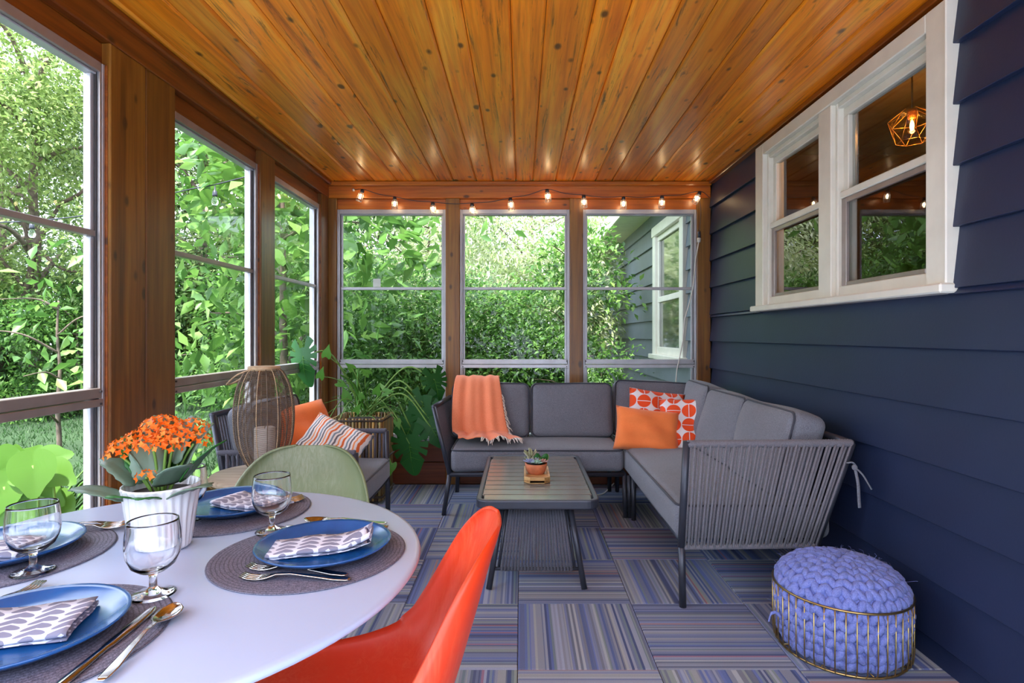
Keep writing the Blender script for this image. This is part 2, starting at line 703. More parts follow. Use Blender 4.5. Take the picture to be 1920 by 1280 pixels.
def carpet():
    t = NT('striped_carpet')
    tc = t.n('ShaderNodeTexCoord')
    oi = t.n('ShaderNodeObjectInfo')
    s = t.n('ShaderNodeSeparateXYZ')
    t.l(tc.outputs['Object'], s.inputs[0])
    x = t.math('ADD', s.outputs[0], t.math('MULTIPLY', oi.outputs['Random'], 9.0))

    def stripes(f, off):
        c = t.math('FLOOR', t.math('MULTIPLY', x, f))
        wn = t.n('ShaderNodeTexWhiteNoise', noise_dimensions='1D')
        t.l(t.math('ADD', c, off), wn.inputs['W'])
        return wn.outputs['Value']
    a = stripes(105, 0.0)
    b = stripes(42, 31.0)
    pal = [(0, '4c5064'), (.12, '807f86'), (.24, 'a39b8f'), (.36, '5d6688'), (.48, '8e8c96'), (.60, 'b3aca6'), (.70, '6b7198'), (.80, '868c78'), (.88, '5c5b66'), (.955, 'ac6656')]
    ca = t.ramp(a, [(p, lin(c)) for p, c in pal], 'CONSTANT')
    cb = t.ramp(b, [(0, lin('5c6280')), (.3, lin('98938e')), (.6, lin('7c81a4')), (.85, lin('aaa298'))], 'CONSTANT')
    col = t.mix(.38, ca, cb)
    n = t.noise(tc.outputs['Object'], 380, 2, .8)
    col = t.mix(.5, col, t.ramp(n, [(.3, (.6, .6, .6, 1)), (.7, (1.1, 1.1, 1.1, 1))]), 'MULTIPLY')
    hs = t.n('ShaderNodeHueSaturation')
    hs.inputs['Value'].default_value = 1.22
    t.l(col, hs.inputs['Color'])
    t.l(t.mix(1.0, hs.outputs[0], (.86, .97, 1.14, 1), 'MULTIPLY'), t.b.inputs['Base Color'])
    t.set(Roughness=.95)
    t.b.inputs['Specular IOR Level'].default_value = .15
    t.bump(n, .35, .003)
    return t.m


M['carpet'] = carpet()


def circles(cell=.098):
    """orange half discs on white, split one way or the other from cell to cell"""
    t = NT('orange_half_disc_print')
    s = t.n('ShaderNodeSeparateXYZ')
    t.l(t.coord(), s.inputs[0])
    u = t.math('ADD', t.math('DIVIDE', s.outputs[0], cell), 20.5)
    v = t.math('ADD', t.math('DIVIDE', s.outputs[1], cell), 20.5)
    fu = t.math('SUBTRACT', t.math('FRACT', u), .5)
    fv = t.math('SUBTRACT', t.math('FRACT', v), .5)
    r = t.math('SQRT', t.math('ADD', t.math('MULTIPLY', fu, fu), t.math('MULTIPLY', fv, fv)))
    par = t.math('MODULO', t.math('ADD', t.math('FLOOR', u), t.math('MULTIPLY', t.math('FLOOR', v), 1.0)), 2.0)
    ax = t.math('ADD', t.math('MULTIPLY', par, fu), t.math('MULTIPLY', t.math('SUBTRACT', 1.0, par), fv))
    line = t.math('GREATER_THAN', t.math('ABSOLUTE', ax), .022)
    disc = t.math('LESS_THAN', r, .47)
    f = t.math('MULTIPLY', line, disc)
    t.l(t.mix(f, lin('e4dde0'), lin('ee4f1c')), t.b.inputs['Base Color'])
    t.set(Roughness=.9)
    return t.m


def napkinmat():
    t = NT('napkin_leaf_print')
    s = t.n('ShaderNodeSeparateXYZ')
    t.l(t.coord(), s.inputs[0])
    n = t.noise(t.coord(), 45, 2)
    wob = t.math('MULTIPLY', t.math('SUBTRACT', n, .5), .25)
    u = t.math('ADD', t.math('DIVIDE', s.outputs[0], .042), 20.0)
    v = t.math('ADD', t.math('DIVIDE', s.outputs[1], .0205), 20.0)
    # neighbouring columns of petals lean towards each other and are shifted
    col = t.math('FLOOR', u)
    fu = t.math('SUBTRACT', t.math('FRACT', u), .5)
    v2 = t.math('ADD', v, t.math('ADD', t.math('MULTIPLY', t.math('MODULO', col, 2.0), .45), t.math('MULTIPLY', t.math('ABSOLUTE', fu), 1.1)))
    fv = t.math('SUBTRACT', t.math('FRACT', v2), .5)
    e = t.math('ADD', t.math('POWER', t.math('ABSOLUTE', t.math('DIVIDE', fu, .46)), 2.2), t.math('POWER', t.math('ABSOLUTE', t.math('DIVIDE', fv, .40)), 2.0))
    f = t.math('LESS_THAN', t.math('ADD', e, wob), .95)
    t.l(t.mix(f, lin('d6d8e6'), lin('84849a')), t.b.inputs['Base Color'])
    t.set(Roughness=.9)
    t.bump(t.noise(t.coord(), 700, 1), .15, .001)
    return t.m


def stripepillow():
    t = NT('wavy_stripe_print')
    co = t.coord()
    s = t.n('ShaderNodeSeparateXYZ')
    t.l(co, s.inputs[0])
    n = t.noise(t.coord(scale=(3, 9, 3)), 1.6, 2)
    x = t.math('ADD', s.outputs[0], t.math('MULTIPLY', n, .035))
    f = t.math('FRACT', t.math('MULTIPLY', x, 13.0))
    c = t.ramp(f, [(0, lin('e8ddd6')), (.14, lin('d5642c')), (.28, lin('e8ddd6')), (.42, lin('7c8a96')), (.54, lin('e8ddd6')), (.66, lin('6d6468')), (.78, lin('e8ddd6')), (.9, lin('e8915a'))], 'CONSTANT')
    t.l(c, t.b.inputs['Base Color'])
    t.set(Roughness=.9)
    return t.m


M['circles'] = circles()
M['napkin'] = napkinmat()
M['stripe'] = stripepillow()
M['knit'] = fabric('blue_wool', '8a94d2', '6a75bc', scale=260, bump=.5)


def lawn():
    t = NT('lawn_grass')
    co = t.coord()
    a = t.noise(co, 1.1, 4)
    b = t.noise(co, 55, 3, .8)
    c1 = t.ramp(a, [(.3, lin('263c20')), (.7, lin('39552e'))])
    c2 = t.mix(.6, c1, t.ramp(b, [(.3, (.45, .5, .4, 1)), (.7, (1.2, 1.2, 1, 1))]), 'MULTIPLY')
    t.l(c2, t.b.inputs['Base Color'])
    t.set(Roughness=.95)
    t.bump(b, .8, .03)
    return t.m


M['lawn'] = lawn()
M['grass'] = leafmat('grass_blade', '2a4624', '38562f', '4a6c3c', .25, .15)
M['mulch'] = paint('bark_mulch', '5c4a38', .95, var=.3, scale=30, bump=.8, bscale=50)
M['lf_tree'] = leafmat('tree_leaf', '425a32', '607848', '90a46c', .45, .25)
M['lf_tree2'] = leafmat('maple_leaf', '65803f', '88a056', 'b9c886', .55, .25)
M['lf_dark'] = leafmat('shrub_leaf', '36582a', '4d7634', '78a050', .5, .3)
M['lf_mag'] = leafmat('magnolia_leaf', '446c30', '628e40', '92b860', .42, .4)
M['lf_var'] = leafmat('variegated_leaf', '829a58', 'b0bc8c', 'dcdfc4', .42, .3)
M['lf_hyd'] = leafmat('hydrangea_leaf', '35601e', '5c8834', '90b45a', .35, .3)
M['stone'] = paint('garden_stone', '9a948a', .9, var=.15, scale=12, bump=.5)
M['bath'] = paint('blue_glazed_bowl', '6f8aa6', .35, var=.1)
M['bounce_floor'] = paint('pale_bounce_stone', 'ced4de', .85, var=.05, scale=3)  # for the unseen slabs added to throw light indoors
M['soffit'] = paint('soffit_paint', 'd8d4c4', .6, var=.03)
M['roof'] = paint('roof_underside', '6a6158', .9, var=.1)

# ================================================================== the porch shell
XL, XR, YB, YN, ZC = -1.526, 1.509, 4.557, -0.5, 2.408


def plank(name, a, b, m, parent, bev=.004, struct_kind=False, roll=None):
    c = [(p + q) / 2 for p, q in zip(a, b)]
    mb = MB().box([p - q for p, q in zip(a, c)], [p - q for p, q in zip(b, c)], bev)
    o = obj(name, mb, m, parent)
    o.location = c
    if struct_kind:
        o['kind'] = 'structure'
    return o


# floor: carpet tiles laid quarter turned
floor = struct('floor', MB().box((XL - .1, YN, -.08), (XR + .1, YB + .08, -.008)), M['mulch'])
xs = [XL] + [-.012 + .5 * i for i in range(-2, 3)] + [XR]
ys = [YN] + [2.537 + .5 * j for j in range(-5, 4)] + [YB]
for i in range(len(xs) - 1):
    for j in range(len(ys) - 1):
        ii = i - 3
        jj = j - 5
        g = .0012
        w_, d_ = (xs[i + 1] - xs[i]) / 2 - g, (ys[j + 1] - ys[j]) / 2 - g
        turned = (ii + jj) % 2 == 1      # stripes run across
        a, b = (d_, w_) if turned else (w_, d_)
        o = obj('carpet_tile', MB().box((-a, -b, -.008), (a, b, 0), .0025), M['carpet'], floor)
        o.location = ((xs[i] + xs[i + 1]) / 2, (ys[j] + ys[j + 1]) / 2, 0)
        if turned:
            o.rotation_euler = (0, 0, PI / 2)

# ceiling boards, wide and narrow in turn
ceil = struct('ceiling', MB().box((XL - .22, YN, ZC + .022), (XR + .3, YB + .35, ZC + .12)), M['roof'])
sx = [-.040]
k = 0
while sx[-1] < XR - .03:
    sx.append(sx[-1] + (.134 if k % 2 == 0 else .181))
    k += 1
k = 1
while sx[0] > XL + .03:
    sx.insert(0, sx[0] - (.134 if k % 2 == 0 else .181))
    k += 1
for i in range(len(sx) - 1):
    a, b = max(sx[i], XL), min(sx[i + 1], XR)
    if b - a < .02:
        continue
    h = (b - a) / 2 - .0012
    e = .009
    mb = MB().prism([(-h, .02), (-h, e), (-h + e, 0), (h - e, 0), (h, e), (h, .02)], 1, -(YB - YN) / 2, (YB - YN) / 2)
    o = obj('ceiling_board', mb, M['ceil'], ceil)
    o.location = ((a + b) / 2, (YB + YN) / 2, ZC)

# ---- right wall: lapped siding with a hole for the double window
WY0, WY1, WZ0, WZ1 = 2.03, 3.58, 1.36, 2.345
wall_r = root('wall_right')
plank('sheathing', (XR + .03, YN, -.1), (XR + .09, WY0, 2.6), M['siding'], wall_r, 0)
plank('sheathing', (XR + .03, WY1, -.1), (XR + .09, YB + .05, 2.6), M['siding'], wall_r, 0)
plank('sheathing', (XR + .03, WY0, -.1), (XR + .09, WY1, WZ0), M['siding'], wall_r, 0)
plank('sheathing', (XR + .03, WY0, WZ1), (XR + .09, WY1, 2.6), M['siding'], wall_r, 0)


def lap(y0, y1, z0, z1, parent, m, x=XR):
    h = z1 - z0
    L = (y1 - y0) / 2
    mb = MB().prism([(-.012, 0), (-.010, -.002), (.006, -.002), (.03, 0), (.03, h + .02), (.014, h + .02)], 1, -L, L)
    o = obj('siding_board', mb, m, parent)
    o.location = (x, (y0 + y1) / 2, z0)
    return o


z = .08 - .212
while z < ZC - .01:
    z0, z1 = max(z, 0.0), min(z + .212, ZC - .02)
    if z1 > WZ0 - .02 and z0 < WZ1 - .05:
        if z0 < WZ0 - .05 < z1:
            lap(YN, YB, z0, WZ0 - .03, wall_r, M['siding'])
            z0 = WZ0 - .03
        lap(YN, WY0 - .02, z0, z1, wall_r, M['siding'])
        lap(WY1 + .02, YB, z0, z1, wall_r, M['siding'])
    else:
        lap(YN, YB, z0, z1, wall_r, M['siding'])
    z += .212
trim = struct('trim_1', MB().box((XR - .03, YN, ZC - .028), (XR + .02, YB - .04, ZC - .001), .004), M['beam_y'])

# ---- left wall: posts, beam, sill wall
wall_l = root('wall_left')
XW = XL - .02
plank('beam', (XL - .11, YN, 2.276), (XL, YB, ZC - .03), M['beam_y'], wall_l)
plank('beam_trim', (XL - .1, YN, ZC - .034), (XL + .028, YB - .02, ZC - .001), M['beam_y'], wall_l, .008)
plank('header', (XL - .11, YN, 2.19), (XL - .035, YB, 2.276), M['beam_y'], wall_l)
for (y0, y1) in ((-.06, .02), (.78, 1.285), (2.135, 2.335), (2.339, 2.537), (3.372, 3.565), (4.40, YB - .005)):
    plank('post', (XL - .095, y0, 0), (XL - .003, y1, 2.276), M['post'], wall_l)
for (y0, y1) in ((1.285, 1.29), (2.13, 2.135), (3.367, 3.372), (2.537, 2.542), (3.565, 3.57), (4.395, 4.40)):
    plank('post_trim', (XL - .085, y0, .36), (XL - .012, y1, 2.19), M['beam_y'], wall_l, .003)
for (y0, y1) in ((1.285, 2.135), (2.537, 3.372), (3.565, 4.40), (.02, .78)):
    plank('sill_panel', (XL - .13, y0, 0), (XL - .02, y1, .18), M['panel'], wall_l)
    plank('sill_panel', (XL - .13, y0, .182), (XL - .02, y1, .345), M['panel'], wall_l)
    plank('sill', (XL - .15, y0, .345), (XL + .0, y1, .368), M['alu'], wall_l)

# ---- back wall
wall_b = root('wall_back')
plank('beam', (XL - .11, YB, 2.276), (XR, YB + .13, ZC - .034), M['beam_x'], wall_b)
plank('beam_trim', (XL - .11, YB - .025, ZC - .036), (XR, YB + .1, ZC - .001), M['beam_x'], wall_b, .008)
plank('header', (XL - .11, YB + .035, 2.19), (XR, YB + .13, 2.276), M['beam_x'], wall_b)
for (x0, x1) in ((XL - .12, -1.468), (-.601, -.488), (.388, .494), (1.402, XR)):
    plank('post', (x0, YB + .004, 0), (x1, YB + .13, 2.276), M['post'], wall_b)
for (x0, x1) in ((-1.468, -.601), (-.488, .388), (.494, 1.402)):
    plank('sill_panel', (x0, YB + .01, 0), (x1, YB + .12, .175), M['panel'], wall_b)
    plank('sill_panel', (x0, YB + .006, .178), (x1, YB + .12, .345), M['panel'], wall_b)
    plank('sill', (x0, YB - .01, .345), (x1, YB + .14, .368), M['alu'], wall_b)

# unseen pale slabs added behind the viewer to bounce sun onto the ceiling
bounce_floor = root('floor_bounce_added')
for i in range(8):
    for j in range(8):
        plank('bounce_slab', (-4.8 + i * 1.2, YN - .02 - (j + 1) * 1.0, -.2), (-4.8 + i * 1.2 + 1.19, YN - .02 - j * 1.0 - .01, -.09), M['bounce_floor'], bounce_floor, .006)

# ---- storm windows (u runs along the wall, n points out of the room)
def storm(name, org, U, N, width, rails_m, zt=2.19, z0=.368):
    """org: lower corner of the opening on the inner wall plane"""
    rt = root(name)
    org, U, N = Vector(org), Vector(U), Vector(N)

    def bar(nm, u0, u1, z0_, z1_, n0, n1, m, bev=.002):
        a = org + U * u0 + N * n0
        b = org + U * u1 + N * n1
        return plank(nm, (a.x, a.y, z0_), (b.x, b.y, z1_), m, rt, bev)
    for (a, b, s) in ((0, .013, 1), (width - .013, width, -1)):
        bar('frame_stile', a, b, z0, zt, .02, .092, M['alu'])
        for k in range(3):
            u = a + .014 if s > 0 else b - .014
            nn = .022 + k * .016
            bar('track', u - (0 if s > 0 else .008), u + (.008 if s > 0 else 0), z0, zt, nn, nn + .006, M['track'] if k % 2 else rails_m, .001)
    bar('frame_head', .022, width - .022, zt - .036, zt, .02, .085, rails_m)
    bar('frame_head', .022, width - .022, zt - .044, zt - .036, .035, .075, M['alu'])
    bar('frame_sill', .022, width - .022, z0, z0 + .03, .02, .085, M['alu'])
    bar('sash_rail', .022, width - .022, 1.549, 1.571, .038, .07, rails_m)
    bar('sash_rail', .010, width - .010, .955, .992, .022, .066, rails_m)
    bar('sash_rail', .010, width - .010, .925, .952, .018, .05, rails_m)
    for (a, b) in ((.022, .038), (width - .038, width - .022)):
        for (p, q) in ((z0 + .03, .925), (.992, 1.549), (1.571, zt - .044)):
            bar('sash_stile', a, b, p, q, .045, .062, M['alu'])
    for (p, q) in ((z0 + .03, .930), (.985, 1.552), (1.568, zt - .042)):
        a = org + U * .04 + N * .056
        b = org + U * (width - .04) + N * .056
        g = MB()
        g.add([(a.x, a.y, p), (b.x, b.y, p), (b.x, b.y, q), (a.x, a.y, q)], [(0, 1, 2, 3)], False)
        obj('glass_pane', g, M['pane'], rt)
    for zz in (.935, .98):
        for u in (.024, width - .024):
            c = org + U * u + N * .012
            bar('screw', u - .004, u + .004, zz - .004, zz + .004, .014, .02, M['track'], .001)
    return rt


storm('window_1', (XL, 1.29, 0), (0, 1, 0), (-1, 0, 0), .84, M['bronze'])
storm('window_2', (XL, 2.542, 0), (0, 1, 0), (-1, 0, 0), .825, M['bronze'])
storm('window_3', (XL, 3.57, 0), (0, 1, 0), (-1, 0, 0), .825, M['alu'])
w4 = storm('window_4', (-1.468, YB, 0), (1, 0, 0), (0, 1, 0), .867, M['alu'])
storm('window_5', (-.488, YB, 0), (1, 0, 0), (0, 1, 0), .876, M['alu'])
storm('window_6', (.494, YB, 0), (1, 0, 0), (0, 1, 0), .908, M['alu'])
plank('sticker', (-1.19, YB + .0545, 1.574), (-1.13, YB + .0555, 1.64), paint('faded_sticker', 'c8ccc4', .7), w4, 0)

# ---- double hung window pair in the house wall
win7 = root('window_7')


def wbar(nm, y0, y1, z0, z1, x0, x1, m=None, bev=.004):
    return plank(nm, (x0, y0, z0), (x1, y1, z1), m or M['white'], win7, bev)


wbar('casing', 1.994, 2.095, WZ0, 2.36, XR - .032, XR + .03)
wbar('casing', 3.505, 3.616, WZ0, 2.36, XR - .032, XR + .03)
wbar('casing', 2.095, 3.505, 2.29, 2.36, XR - .032, XR + .03)
wbar('casing_bead', 1.988, 2.002, WZ0, 2.362, XR - .036, XR + .02)
wbar('sill', 1.98, 3.63, 1.333, 1.368, XR - .062, XR + .08, bev=.006)
wbar('mullion', 2.745, 2.862, 1.368, 2.29, XR - .026, XR + .08)
for (y0, y1) in ((2.095, 2.745), (2.862, 3.505)):
    wbar('jamb', y0, y0 + .022, 1.368, 2.29, XR - .005, XR + .09)
    wbar('jamb', y1 - .022, y1, 1.368, 2.29, XR - .005, XR + .09)
    wbar('jamb', y0 + .022, y1 - .022, 2.262, 2.29, XR - .005, XR + .09)
    wbar('sash_rail', y0 + .022, y1 - .022, 1.368, 1.418, XR + .0, XR + .05)
    a, b = y0 + .022, y1 - .022
    wbar('sash_rail', a, b, 1.832, 1.866, XR + .004, XR + .05)
    wbar('sash_rail', a, b, 2.222, 2.262, XR + .022, XR + .06)
    for (p, q) in ((a, a + .04), (b - .04, b)):
        wbar('sash_stile', p, q, 1.866, 2.222, XR + .022, XR + .06)
        wbar('screen_stile', p, q, 1.418, 1.832, XR + .012, XR + .03, M['bronze'], .003)
    wbar('screen_rail', a + .04, b - .04, 1.418, 1.438, XR + .012, XR + .03, M['bronze'], .003)
    wbar('screen_rail', a + .04, b - .04, 1.808, 1.832, XR + .012, XR + .03, M['bronze'], .003)
    for (p, q, xx) in ((1.425, 1.835, XR + .034), (1.86, 2.225, XR + .042)):
        g = MB().add([(xx, a + .03, p), (xx, b - .03, p), (xx, b - .03, q), (xx, a + .03, q)], [(0, 1, 2, 3)], False)
        obj('glass_pane', g, M['pane_house'], win7)

# ---- the dim room behind it
wi = root('wall_inner')
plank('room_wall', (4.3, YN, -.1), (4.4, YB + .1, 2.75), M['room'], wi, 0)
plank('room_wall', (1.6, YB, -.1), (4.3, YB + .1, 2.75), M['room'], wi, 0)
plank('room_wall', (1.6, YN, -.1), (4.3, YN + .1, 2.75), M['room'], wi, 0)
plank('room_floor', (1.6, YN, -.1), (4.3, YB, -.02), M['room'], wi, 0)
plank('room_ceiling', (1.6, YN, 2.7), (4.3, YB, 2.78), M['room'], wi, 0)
plank('roof_slab', (XR - .02, YN, 2.62), (6.0, 14.0, 2.72), M['roof'], wi, 0)

# ---- the house wall outside, past the porch
wall_o = root('wall_exterior')
EY0 = YB + .14
plank('sheathing', (XR + .03, EY0, -.6), (XR + .5, 13.6, 2.62), M['siding_daylit'], wall_o, 0)
z = .08 - .212 * 3
OWY0, OWY1, OWZ0, OWZ1 = 5.24, 6.40, .96, 2.38
while z < 2.55:
    z0, z1 = z, min(z + .212, 2.575)
    if z1 > OWZ0 and z0 < OWZ1:
        lap(EY0, OWY0, z0, z1, wall_o, M['siding_daylit'])
        for (a, b) in ((OWY1, 9.95), (10.75, 13.6)) if 1.0 < z0 < 1.5 else ((OWY1, 13.6),):
            lap(a, b, z0, z1, wall_o, M['siding_daylit'])
    else:
        lap(EY0, 13.6, z0, z1, wall_o, M['siding_daylit'])
    z += .212
plank('corner_board', (XR - .05, 13.5, -.6), (XR + .1, 13.66, 2.58), M['white'], wall_o)
for i in range(30):
    plank('soffit_board', (XR - .345, EY0 + i * .3, 2.577), (XR + .05, EY0 + i * .3 + .297, 2.60), M['soffit'], wall_o, .004)
plank('fascia', (XR - .375, EY0, 2.55), (XR - .345, 13.7, 2.74), M['white'], wall_o)
win8 = root('window_8')
M['dark_glass'] = paint('opaque_dark_pane', '3c463e', .05, var=.2, coat=1.0)  # opaque; the unlit interior behind is put into the dark colour


def obar(nm, rt, y0, y1, z0, z1, x0, x1, m=None):
    return plank(nm, (x0, y0, z0), (x1, y1, z1), m or M['white'], rt, .005)


obar('casing', win8, OWY0 - .02, OWY0 + .1, OWZ0, OWZ1, XR - .04, XR + .03)
obar('casing', win8, OWY1 - .1, OWY1 + .02, OWZ0, OWZ1, XR - .04, XR + .03)
obar('casing', win8, OWY0 - .03, OWY1 + .03, OWZ1 - .11, OWZ1, XR - .05, XR + .03)
obar('sill', win8, OWY0 - .06, OWY1 + .05, OWZ0 - .03, OWZ0 + .02, XR - .08, XR + .03)
obar('sash_rail', win8, OWY0 + .1, OWY1 - .1, OWZ0 + .02, OWZ0 + .1, XR - .015, XR + .03)
obar('sash_rail', win8, OWY0 + .1, OWY1 - .1, 1.54, 1.60, XR - .012, XR + .03)
obar('sash_rail', win8, OWY0 + .1, OWY1 - .1, OWZ1 - .17, OWZ1 - .11, XR - .01, XR + .03)
for (a, b) in ((OWY0 + .1, OWY0 + .16), (OWY1 - .16, OWY1 - .1)):
    obar('sash_stile', win8, a, b, OWZ0 + .1, OWZ1 - .17, XR - .01, XR + .03)
obar('glass_pane', win8, OWY0 + .16, OWY1 - .16, OWZ0 + .1, 1.54, XR + .006, XR + .012, M['dark_glass'])
obar('glass_pane', win8, OWY0 + .16, OWY1 - .16, 1.60, OWZ1 - .17, XR + .012, XR + .018, M['dark_glass'])
win9 = root('window_9')
obar('casing', win9, 9.95, 10.08, 1.0, 1.62, XR - .03, XR + .03)
obar('casing', win9, 10.62, 10.75, 1.0, 1.62, XR - .03, XR + .03)
obar('sill', win9, 9.92, 10.78, .96, 1.02, XR - .05, XR + .03)
obar('casing', win9, 9.95, 10.75, 1.62, 1.72, XR - .03, XR + .03)
obar('glass_pane', win9, 10.08, 10.62, 1.02, 1.62, XR + .0, XR + .01, M['dark_glass'])

# ground
GZ = -.5
gr = MB()
nx, ny = 60, 60


def gfn(u, v):
    x = -30 + 45 * u
    y = -12 + 46 * v
    return (x, y, GZ + .05 * math.sin(x * .9 + 1) * math.sin(y * .7) + (.03 * max(0, y - 12) + .02 * max(0, -x - 9)))


gr.grid(gfn, nx, ny)
ground = struct('ground', gr, M['lawn'])

# ================================================================== furniture
def ring_path(w, d, r, z, n=5):
    """rounded rectangle outline"""
    pts = []
    for (cx_, cy_, a0) in ((w / 2 - r, d / 2 - r, 0), (-w / 2 + r, d / 2 - r, PI / 2), (-w / 2 + r, -d / 2 + r, PI), (w / 2 - r, -d / 2 + r, 1.5 * PI)):
        for k in range(n + 1):
            a = a0 + PI / 2 * k / n
            pts.append((cx_ + r * math.cos(a), cy_ + r * math.sin(a), z))
    return pts


def cushion(name, parent, w, d, h, loc, rot, m=None, r=.045, puff=.02, wob=.004, seed=1, piping=True, puffb=0.0, label=None):
    o = obj(name, MB().rbox(w, d, h, r, puff, puffb, wob, seed=seed), m or M['cush'], parent, label=label)
    o.rotation_euler = rot
    o.location = Vector(loc) - (parent.location if parent.name in WORLD else Vector((0, 0, 0)))
    if piping:
        q = r * .30
        for sgn in ((1,) if h < .2 else (1,)):
            p = obj('piping', MB().tube(ring_path(w - q * 1.0, d - q * 1.0, r, h / 2 - q * .8), .0055, 6, closed=True), M['pipe'], o)
    return o


def pillow_mb(w, h, t, pinch=.07, n=17, seed=0, sag=0.0):
    rr = random.Random(seed)
    ph = [rr.uniform(0, 6) for _ in range(4)]
    mb = MB()
    vs, fs = [], []
    for s in (1, -1):
        for i in range(n):
            for j in range(n):
                u, v = -1 + 2 * i / (n - 1), -1 + 2 * j / (n - 1)
                x = w / 2 * u * (1 - pinch * (1 - v * v))
                y = h / 2 * v * (1 - pinch * (1 - u * u))
                e = max(0, (1 - u ** 4) * (1 - v ** 4))
                z = s * t / 2 * e ** .55
                z += .012 * e * math.sin(5 * u + ph[0] + 3 * v) * t / .12
                z += .006 * e * math.sin(9 * v + ph[1]) * t / .12
                y -= sag * e * (1 + v) * .5
                vs.append((x, y, z))
    N = n * n
    for i in range(n - 1):
        for j in range(n - 1):
            a, b, c, d = i * n + j, (i + 1) * n + j, (i + 1) * n + j + 1, i * n + j + 1
            fs.append((a, b, c, d))
    rim = {}
    back = []
    for i in range(n):
        for j in range(n):
            k = i * n + j
            back.append(k if i in (0, n - 1) or j in (0, n - 1) else k + N)
    for i in range(n - 1):
        for j in range(n - 1):
            a, b, c, d = i * n + j, (i + 1) * n + j, (i + 1) * n + j + 1, i * n + j + 1
            fs.append((back[d], back[c], back[b], back[a]))
    return mb.add(vs, fs)


def pillow(name, label, w, h, t, m, X, Y, Z, group=None, seed=0, pinch=.07):
    """X, Y: directions of the pillow's width and height in the world, centred on Z"""
    X = Vector(X).normalized()
    Y = Vector(Y)
    Y = (Y - X * Y.dot(X)).normalized()
    N = X.cross(Y)
    o = obj(name, pillow_mb(w, h, t, pinch, seed=seed), m)
    mt = Matrix((X, Y, N)).transposed().to_4x4()
    mt.translation = Vector(Z)
    o.matrix_world = mt
    return tag(o, label, 'pillow', group)


def legmb(foot, top, r=.0155):
    mb = MB().tube([foot, top], r, 10)
    mb.tube([Vector(foot), Vector(foot) + Vector((0, 0, .008))], r * 1.12, 10)
    return mb


def legs(t, lst, m=None, r=.0155):
    for (a, b) in lst:
        o = obj('leg', MB().tube([a, b], r, 10), m or M['black'], t)


# ---- left sofa module under the back windows
s1 = thing('outdoor_sofa', 'charcoal two seat outdoor sofa under the back windows with coral throw on it', 'sofa', (.1, 4.1, 0), world=True)
legs(s1, [((-.511, 3.786, 0), (-.469, 3.765, .272)), ((.678, 3.73, 0), (.678, 3.765, .272)), ((-.484, 4.34, 0), (-.478, 4.36, .272)), ((.672, 4.36, 0), (.672, 4.36, .272))])
fr = MB()
for p, q in (((-.469, 3.765, .272), (.678, 3.765, .272)), ((-.478, 4.36, .272), (.672, 4.36, .272)), ((-.469, 3.765, .272), (-.478, 4.36, .272)), ((.678, 3.765, .272), (.672, 4.36, .272)), ((.1, 3.765, .272), (.1, 4.36, .272))):
    fr.tube([p, q], .0155, 10)
obj('seat_frame', fr, M['black'], s1)
obj('arm_post', MB().tube([(-.469, 3.765, .272), (-.585, 3.835, .705)], .0155, 10), M['black'], s1)
obj('arm_post', MB().tube([(-.478, 4.36, .272), (-.555, 4.475, .705)], .0155, 10), M['black'], s1)
obj('arm_rail', MB().tube([(-.585, 3.835, .705), (-.555, 4.475, .705)], .0165, 10), M['black'], s1)
obj('back_rail', MB().tube([(-.555, 4.475, .705), (.68, 4.475, .705)], .0155, 10), M['black'], s1)
for k in range(22):
    t = (k + .6) / 22
    a = Vector((-.469, 3.765, .272)).lerp(Vector((-.478, 4.36, .272)), t)
    b = Vector((-.585, 3.835, .705)).lerp(Vector((-.555, 4.475, .705)), t)
    obj('arm_cord', MB().tube([a, b], .0085, 6), M['cord_d'], s1)
cushion('seat_cushion', s1, 1.14, .60, .155, (.105, 4.05, .362), (0, 0, 0), seed=3, puff=.012, r=.04)
cushion('back_cushion', s1, .575, .40, .16, (-.225, 4.265, .625), (PI / 2 - .24, 0, 0), seed=4, puff=.02)
cushion('back_cushion', s1, .600, .40, .16, (.372, 4.265, .625), (PI / 2 - .24, 0, 0), seed=5, puff=.02)

# ---- right sofa module along the navy wall
s2 = thing('outdoor_sofa', 'grey corner sofa along navy siding with woven rope end panel facing viewer', 'sofa', (1.05, 3.4, 0), world=True)
YE = 2.50
legs(s2, [((.707, YE + .007, 0), (.694, YE - .02, .272)), ((1.275, YE + .01, 0), (1.275, YE, .272)), ((.722, 3.68, 0), (.722, 3.68, .272)), ((.705, 3.735, 0), (.705, 3.735, .272)), ((.73, 4.36, 0), (.73, 4.36, .272)), ((1.30, 4.36, 0), (1.30, 4.36, .272)), ((1.29, 3.68, 0), (1.29, 3.68, .272))])
fr = MB()
for p, q in (((.72, YE, .268), (.74, 4.36, .268)), ((1.275, YE, .272), (1.30, 4.36, .272)), ((.71, 4.36, .272), (1.30, 4.36, .272)), ((.72, 3.68, .272), (1.28, 3.68, .272))):
    fr.tube([p, q], .0155, 10)
obj('seat_frame', fr, M['black'], s2)
A0, A1 = Vector((.694, YE - .02, .272)), Vector((1.285, YE, .272))
B0, B1 = Vector((.708, YE - .05, .722)), Vector((1.425, YE - .03, .722))
obj('arm_post', MB().tube([A0, B0 + Vector((0, 0, .012))], .0165, 10), M['black'], s2)
obj('arm_post', MB().tube([A1, B1], .0165, 10), M['black'], s2)


def wraprail(a, b, r, m, t, n=60):
    path = [Vector(a).lerp(Vector(b), k / (2 * n)) for k in range(2 * n + 1)]
    return obj('rope_wrapped_rail', MB().tube(path, [r if k % 2 else r * .86 for k in range(2 * n + 1)], 8), m, t)


